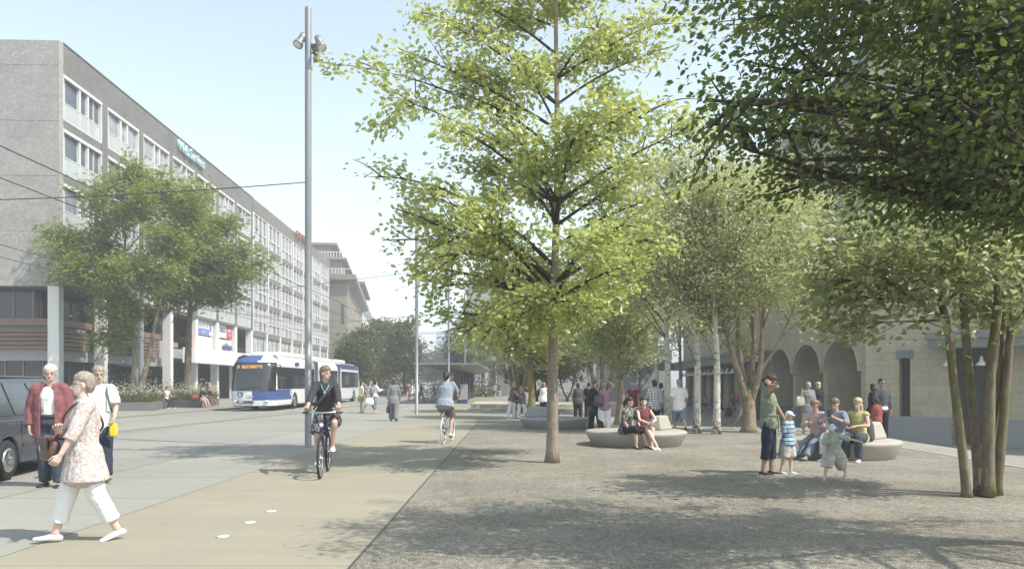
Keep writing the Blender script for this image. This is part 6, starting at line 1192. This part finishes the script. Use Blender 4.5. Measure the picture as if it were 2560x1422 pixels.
# ---- middle crowd
fig('heavy set person in a grey shirt and black trousers walking away, leftmost silhouette', 1445, 1048, 80, 180, near=1, lim=(1.6, 1.75), fat=1.2, top=(DGRY, 1.9, .15, .02, .025), bottom=('trousers', BLK, 1.98, .02), shoes=S_B, hair=('bob', HD), skin=SKIN2)
fig('slim dark silhouette in a black top beside the heavy set person', 1472, 1048, 80, 178, 'm', 1, lim=(1.65, 1.8), top=(BLK, .9, .12, .01), bottom=('trousers', BLK, 1.98, .02), shoes=S_B, hair=('man', HD), skin=SKIN2)
fig('woman all in black with long dark hair left of the woman with raised arms', 1489, 1078, 117, 185, near=2, lim=(1.65, 1.8), pose=WALK, top=(BLK, 1.95, .25, .03, .03), bottom=('trousers', BLK, 1.98, .035), shoes=S_B, hair=('long', HD))
pw = fig('woman in a mauve tee and white trousers raising both hands to her head', 1511, 1079, 113, 180, near=2, lim=(1.6, 1.75), pose=dict(legs=((3, 3, 3), (-3, 3, 4)), arms=(('ik', (.12, -.08, 1.62), (1, .0, -.2)), ('ik', (-.12, -.08, 1.62), (-1, .0, -.2)))), top=(PURP, .7, .14, .0, .016), bottom=('trousers', W_, 1.98, .03), shoes=S_W, hair=('short', HGB), fat=1.08)
bag('dark leather shoulder bag on the back of the woman in mauve', wpt(pw, (.2, .16, .82)), 190, (.32, .14, .36), mat('leather_black', (.05, .045, .045), .3, .15, 8), [wpt(pw, (.2, .16, 1.16)), wpt(pw, (.16, .1, 1.42)), wpt(pw, (.15, -.08, 1.4)), wpt(pw, (.22, .02, 1.1))])
fig('woman in a sleeveless maroon top with her hair up standing behind the low bench', 1582, 1074, 100, 178, near=2, lim=(1.6, 1.75), top=(MAR, .2, .06, 0, .014), bottom=('trousers', W_, 1.9, .02), shoes=S_T, hair=('bun', HGR))
fig('man in a white checked shirt and dark cap walking away', 1636, 1076, 113, 182, 'm', 2, lim=(1.7, 1.88), pose=WALK2, top=(PLA, 1.7, .17, .02, .024), bottom=('trousers', NAVY, 1.1, .03), shoes=S_B, hair=('cap', NAVY))
fig('person in a dark dotted shirt walking beside the man in the checked shirt', 1653, 1068, 100, 180, near=1, lim=(1.6, 1.75), pose=WALK, top=(BLO, 1.9, .15, .02, .02), bottom=('trousers', DGRY, 1.98, .02), shoes=S_B, hair=('short', HD))
fig('man in a white tee and denim shorts walking away behind the birch', 1698, 1082, 122, 178, 'm', 2, lim=(1.7, 1.85), pose=dict(legs=((14, 3, 6), (-20, 3, 26)), arms=(hang(-10, 10, 10), hang(12, 10, 14)), toes=(-3, 34)), top=(W_, .85, .16, .01, .024), bottom=('trousers', DEN, 1.2, .03), shoes=S_B, hair=('man', HGB), fat=1.06)
fig('woman in a white blouse and black skirt walking left of the station pair', 1750, 1029, 47, 160, near=0, group=ST_, pose=WALK, lim=(1.6, 1.75), top=(W_, .4, .05, 0), bottom=('skirt', BLK, .9, .01), shoes=S_B, hair=('bob', HB_)); fig('woman in a cream top and grey skirt, right of the pair by the station', 1763, 1029, 48, 160, near=0, group=ST_, pose=WALK2, lim=(1.6, 1.75), top=(BEI, .3, .05, 0), bottom=('skirt', DGRY, .9, .01), shoes=S_B, hair=('long', HB_))
sc_ = fig('woman in a black jacket pulling a suitcase across the station forecourt', 1799, 1062, 74, 95, near=1, group=ST_, pose=dict(WALK, arms=(hang(-30, 12, 8), hang(10, 8, 20))), lim=(1.6, 1.75), top=(W_, .2, .1, 0), jacket=(BLK, 1.9, .05, 0), bottom=('skirt', BEI, .85, .01), shoes=S_B, hair=('short', HB_))
q_ = G(1821, 1042); su = thing('suitcase', 'black upright suitcase with raised handle on the station forecourt', 'suitcase', q_, R(30)); MB().box(-.24, .24, -.14, .14, .06, .7).build('shell', mat('case_black', (.03, .03, .032), .6, .1, 5, .3, 30), su, .05); MB().tube([(-.12, .1, .7), (-.12, .1, 1.05), (.12, .1, 1.05), (.12, .1, .7)], .012, 6).build('handle', chrome, su)
for sd_ in (1, -1): MB().torus((.2*sd_, .08, .04), .03, .012, Matrix.Rotation(PI/2, 3, 'Z'), 14, 6).build('wheel', black, su)
fig('woman in a black and white patterned dress facing the suitcase', 1834, 1042, 58, -80, near=1, group=ST_, lim=(1.65, 1.8), pose=dict(legs=((4, 2, 4), (-4, 2, 4)), arms=(hang(40, 5, 20), hang(10, 5, 20))), top=(BLK, 1.2, .05, 0), bottom=('skirt', BLO, 1.0, .03), shoes=S_B, hair=('curly', HD))
bp_ = fig('person with a dark red backpack half hidden by the pale multi-stemmed trunk', 1855, 1072, 88, 60, near=1, group=ST_, pose=dict(WALK, lean=14), lim=(1.6, 1.75), top=(GRY, 1.2, .1, 0), bottom=('trousers', GRY, 1.96, .01), shoes=S_T, hair=('short', HB_)); bag('dark red backpack behind the pale multi-stemmed trunk', wpt(bp_, (0, .2, .88)), 240, (.26, .15, .36), MAR, None, 'backpack', None, None, MAR)
ol = fig('older woman in a grey cardigan carrying a beige bag, seen from behind before the arches', 2021, 1083, 81, 178, near=1, group=ST_, lim=(1.6, 1.75), top=(GRY, 1.9, .18, .03, .028), bottom=('trousers', BEI, 1.96, .02), shoes=S_T, hair=('short', HGR), fat=1.1); bag('beige shoulder bag of the older woman before the arches', wpt(ol, (.26, .05, .85)), 190, (.34, .14, .3), BEI, [wpt(ol, (.26, .05, 1.12)), wpt(ol, (.2, .04, 1.4)), wpt(ol, (.22, .12, 1.12))])
fig('blond person in a long black coat before the arches', 2046, 1079, 78, 200, near=1, group=ST_, lim=(1.6, 1.78), top=(BLK, 1.95, .3, .04, .03), bottom=('skirt', BLK, 1.3, .03), shoes=S_B, hair=('bob', HBL))
fig('man in a dark jacket and sunglasses standing with a woman by the station wall', 2203, 1100, 98, 10, 'm', 1, ST_, (1.7, 1.85), top=(W_, 0, .06, 0, .01), jacket=(DGRY, 1.95, .12, .0), bottom=('trousers', BLK, 1.98, .02), shoes=S_B, hair=('man', HD), skin=SKIN2, glasses='sun'); fig('woman in a dark coat leaning to the man by the station wall', 2182, 1098, 86, 40, 'f', 1, ST_, (1.55, 1.7), top=(NAVY, 1.95, .3, .04, .03), bottom=('trousers', BLK, 1.98, .01), shoes=S_B, hair=('bob', HD), skin=SKIN2)
fig('child in a red jumper seen from behind before the couple at the station wall', 2193, 1104, 68, 190, 'f', 1, ST_, (1.15, 1.25), top=(REDC, 1.95, .14, .02, .02), bottom=('trousers', BLK, 1.98, .01), shoes=S_B, hair=('short', HD), skin=SKIN2)
# ---- woman in green with the children
gw_ = fig('woman in a sage green blouse and navy capri trousers touching her hair', 1922, 1186, 250, 62, near=3, lim=(1.66, 1.72), pose=dict(legs=((3, 3, 3), (-3, 2, 5)), arms=(('ik', (.22, -.26, .86), (.8, .5, -.2)), ('ik', (-.13, -.03, 1.52), (-1, -.7, -.5), (.3, .5, .8))), head=(0, 14), lean=0), top=(GREEN, .18, .1, .0, .014), bottom=('trousers', NAVY, 1.5, .012), shoes=S_B, hair=('bun', HD), skin=SKIN2, glasses='sun', group='woman and children at right')
root, Pv, N, AR, HM = gw_; q = MB(); sweep(q, [Pv + V((.02, -.14, .12)), Pv + V((.05, -.16, 0)), Pv + V((.04, -.15, -.16))], [(.03, .012), (.045, .012), (.03, .008)], (1, 0, 0), 8, 3); q.build('sash', GREEN, root); q = MB(); sweep(q, [Pv + u_ * 1 for u_ in (V((0, 0, .1)), V((0, 0, .145)))], [(.158, .125), (.152, .12)], (1, 0, 0), 20, 1, .1); q.build('waist_tie', GREEN, root)
hw_ = wpt(gw_, gw_[0]['hands'][0]); p, h = at(1969, 1184, 158); tl = (Matrix.Rotation(-R(42), 3, 'Z') @ (hw_ - V(p)))
person('toddler in a white cap and blue striped tee beside the woman in green', p, 42, h, 'm', 3, legs=((4, 3, 4), (-6, 3, 6)), arms=(hang(4, 8, 12), ('ik', (tl.x + .02, tl.y, tl.z - .03), (-.8, .3, -.4))), head=(20, 10), top=(STR, .9, .1, .02, .018), bottom=('trousers', SHO, 1.0, .03), shoes=S_W, hair=('cap', W_), fat=1.14, skin=SKIN3, group='woman and children at right')
p, h = at(2086, 1202, 150); person('toddler in a pale blue sun hat and sage print shirt running with one arm out', p, -38, h*1.02, 'm', 3, legs=((-28, 6, 28), (30, 8, 14)), arms=(('ik', (.5, -.05, .62), (.3, .5, -.3)), ('ik', (-.1, -.2, .42), (-.8, .3, -.3))), lean=20, toes=(26, -8), head=(-8, 18), top=(GRN_P, .9, .12, .03, .022), bottom=('trousers', SHO, 1.15, .045), shoes=S_T, hair=('sunhat', cloth('hat_blue', (.5, .62, .68))), fat=1.14, skin=SKIN3, group='woman and children at right')
# ---- seated on the benches
def bsit(label, px, zz, rz, h, bz=.012, **kw): return sit(label, (px-CX)*zz/F, zz, rz, h, gz=bz, group=BN, **kw)
bsit('woman with dark ponytail and grey patterned tee sitting on the bench', 1563, 18.12, 44, .34, Ht=1.66, near=2, legs=((74, 3, 50), (66, 2, 62)), arms=(('ik', (.12, -.34, .5), (.8, .4, -.2)), ('ik', (-.12, -.22, .42), (-.8, .4, -.2))), lean=12, head=(8, 4), toes=(10, 5), top=(CAMO, .85, .1, .01, .018), bottom=('trousers', BLK, 1.25, .012), shoes=S_B, hair=('ponytail', HD), glasses=True)
bsit('young woman with dark fringe and maroon vest, legs crossed on the bench', 1604, 18.2, 18, .34, Ht=1.68, near=2, legs=((76, -8, 58), (84, -16, 56)), arms=(('ik', (.1, -.36, .62), (.8, .3, -.3)), ('ik', (-.02, -.4, .6), (-.8, .3, -.3))), lean=10, head=(-22, 0), toes=(12, 6), top=(MAR, 0, .06, 0, .012), bottom=('trousers', DGRY, .42, .018), shoes=S_W, hair=('bob', HD), skin=SKIN3)
bsit('young woman in a pink shirt and jeans stretching her legs from the bench at right', 2050, 15.6, -56, .36, Ht=1.64, near=2, legs=((72, 4, 26), (70, 4, 20)), arms=(('ik', (.08, -.3, .72), (.8, .4, -.3)), ('ik', (-.06, -.3, .74), (-.8, .4, -.3))), lean=14, head=(-6, 26), toes=(-14, -10), top=(PINK, 1.8, .08, .01, .02), bottom=('trousers', JEANL, 1.9, .012), shoes=S_G, hair=('ponytail', HLB))
ph = bsit('young woman in a denim shirt and pale jeans looking at a phone', 2094, 15.3, -44, .36, Ht=1.68, near=2, legs=((82, 3, 46), (74, 2, 66)), arms=(('ik', (.07, -.34, .86), (.8, .2, -.5)), ('ik', (-.07, -.34, .86), (-.8, .2, -.5))), lean=9, head=(-4, 20), toes=(-4, 4), top=(DEN, 1.3, .08, .02, .026), bottom=('trousers', cloth('jean_pale', (.5, .53, .58), .1), 1.85, .014), shoes=S_W, hair=('ponytail', HLB))
o = thing('phone', 'dark phone held by the young woman in the denim shirt', 'phone', wpt(ph, (0, -.43, .9)), R(-44)); MB().box(-.04, .04, -.006, .006, -.03, .12).build('case', dark_metal, o, .006); MB().box(-.036, .036, .006, .008, -.02, .11).build('screen', g_dk, o)
bc_ = bsit('young woman with long fair hair and a yellow vest on the bench', 2148, 15.22, -42, .36, Ht=1.68, near=2, legs=((84, 3, 84), (76, 3, 72)), arms=(('ik', (.06, -.38, .7), (.8, .3, -.4)), ('ik', (-.1, -.38, .66), (-.8, .3, -.4))), lean=8, head=(-10, 4), top=(YEL, .15, .08, 0, .014), bottom=('trousers', JEAN, 1.96, .012), shoes=S_W, hair=('long', HBL))
bag('grey and pink backpack leaning behind the fair-haired young woman on the bench', wpt(bc_, (.02, .3, .37)), 114, (.34, .22, .46), DGRY, None, 'backpack', (.1, .06), None, cloth('pack_pink', (.3, .09, .13)))
# ================================================================== haze
hm = NT('haze_air'); pv = hm.n('VolumePrincipled', {'Color': (.97, .98, 1, 1), 'Density': .0024, 'Anisotropy': .2}); hm.t.links.new(pv.outputs[0], hm.out.inputs['Volume'])
tag(MB().box(-620, 620, -45, 1520, -2.5, 34).build('haze', hm.m), kind='stuff')
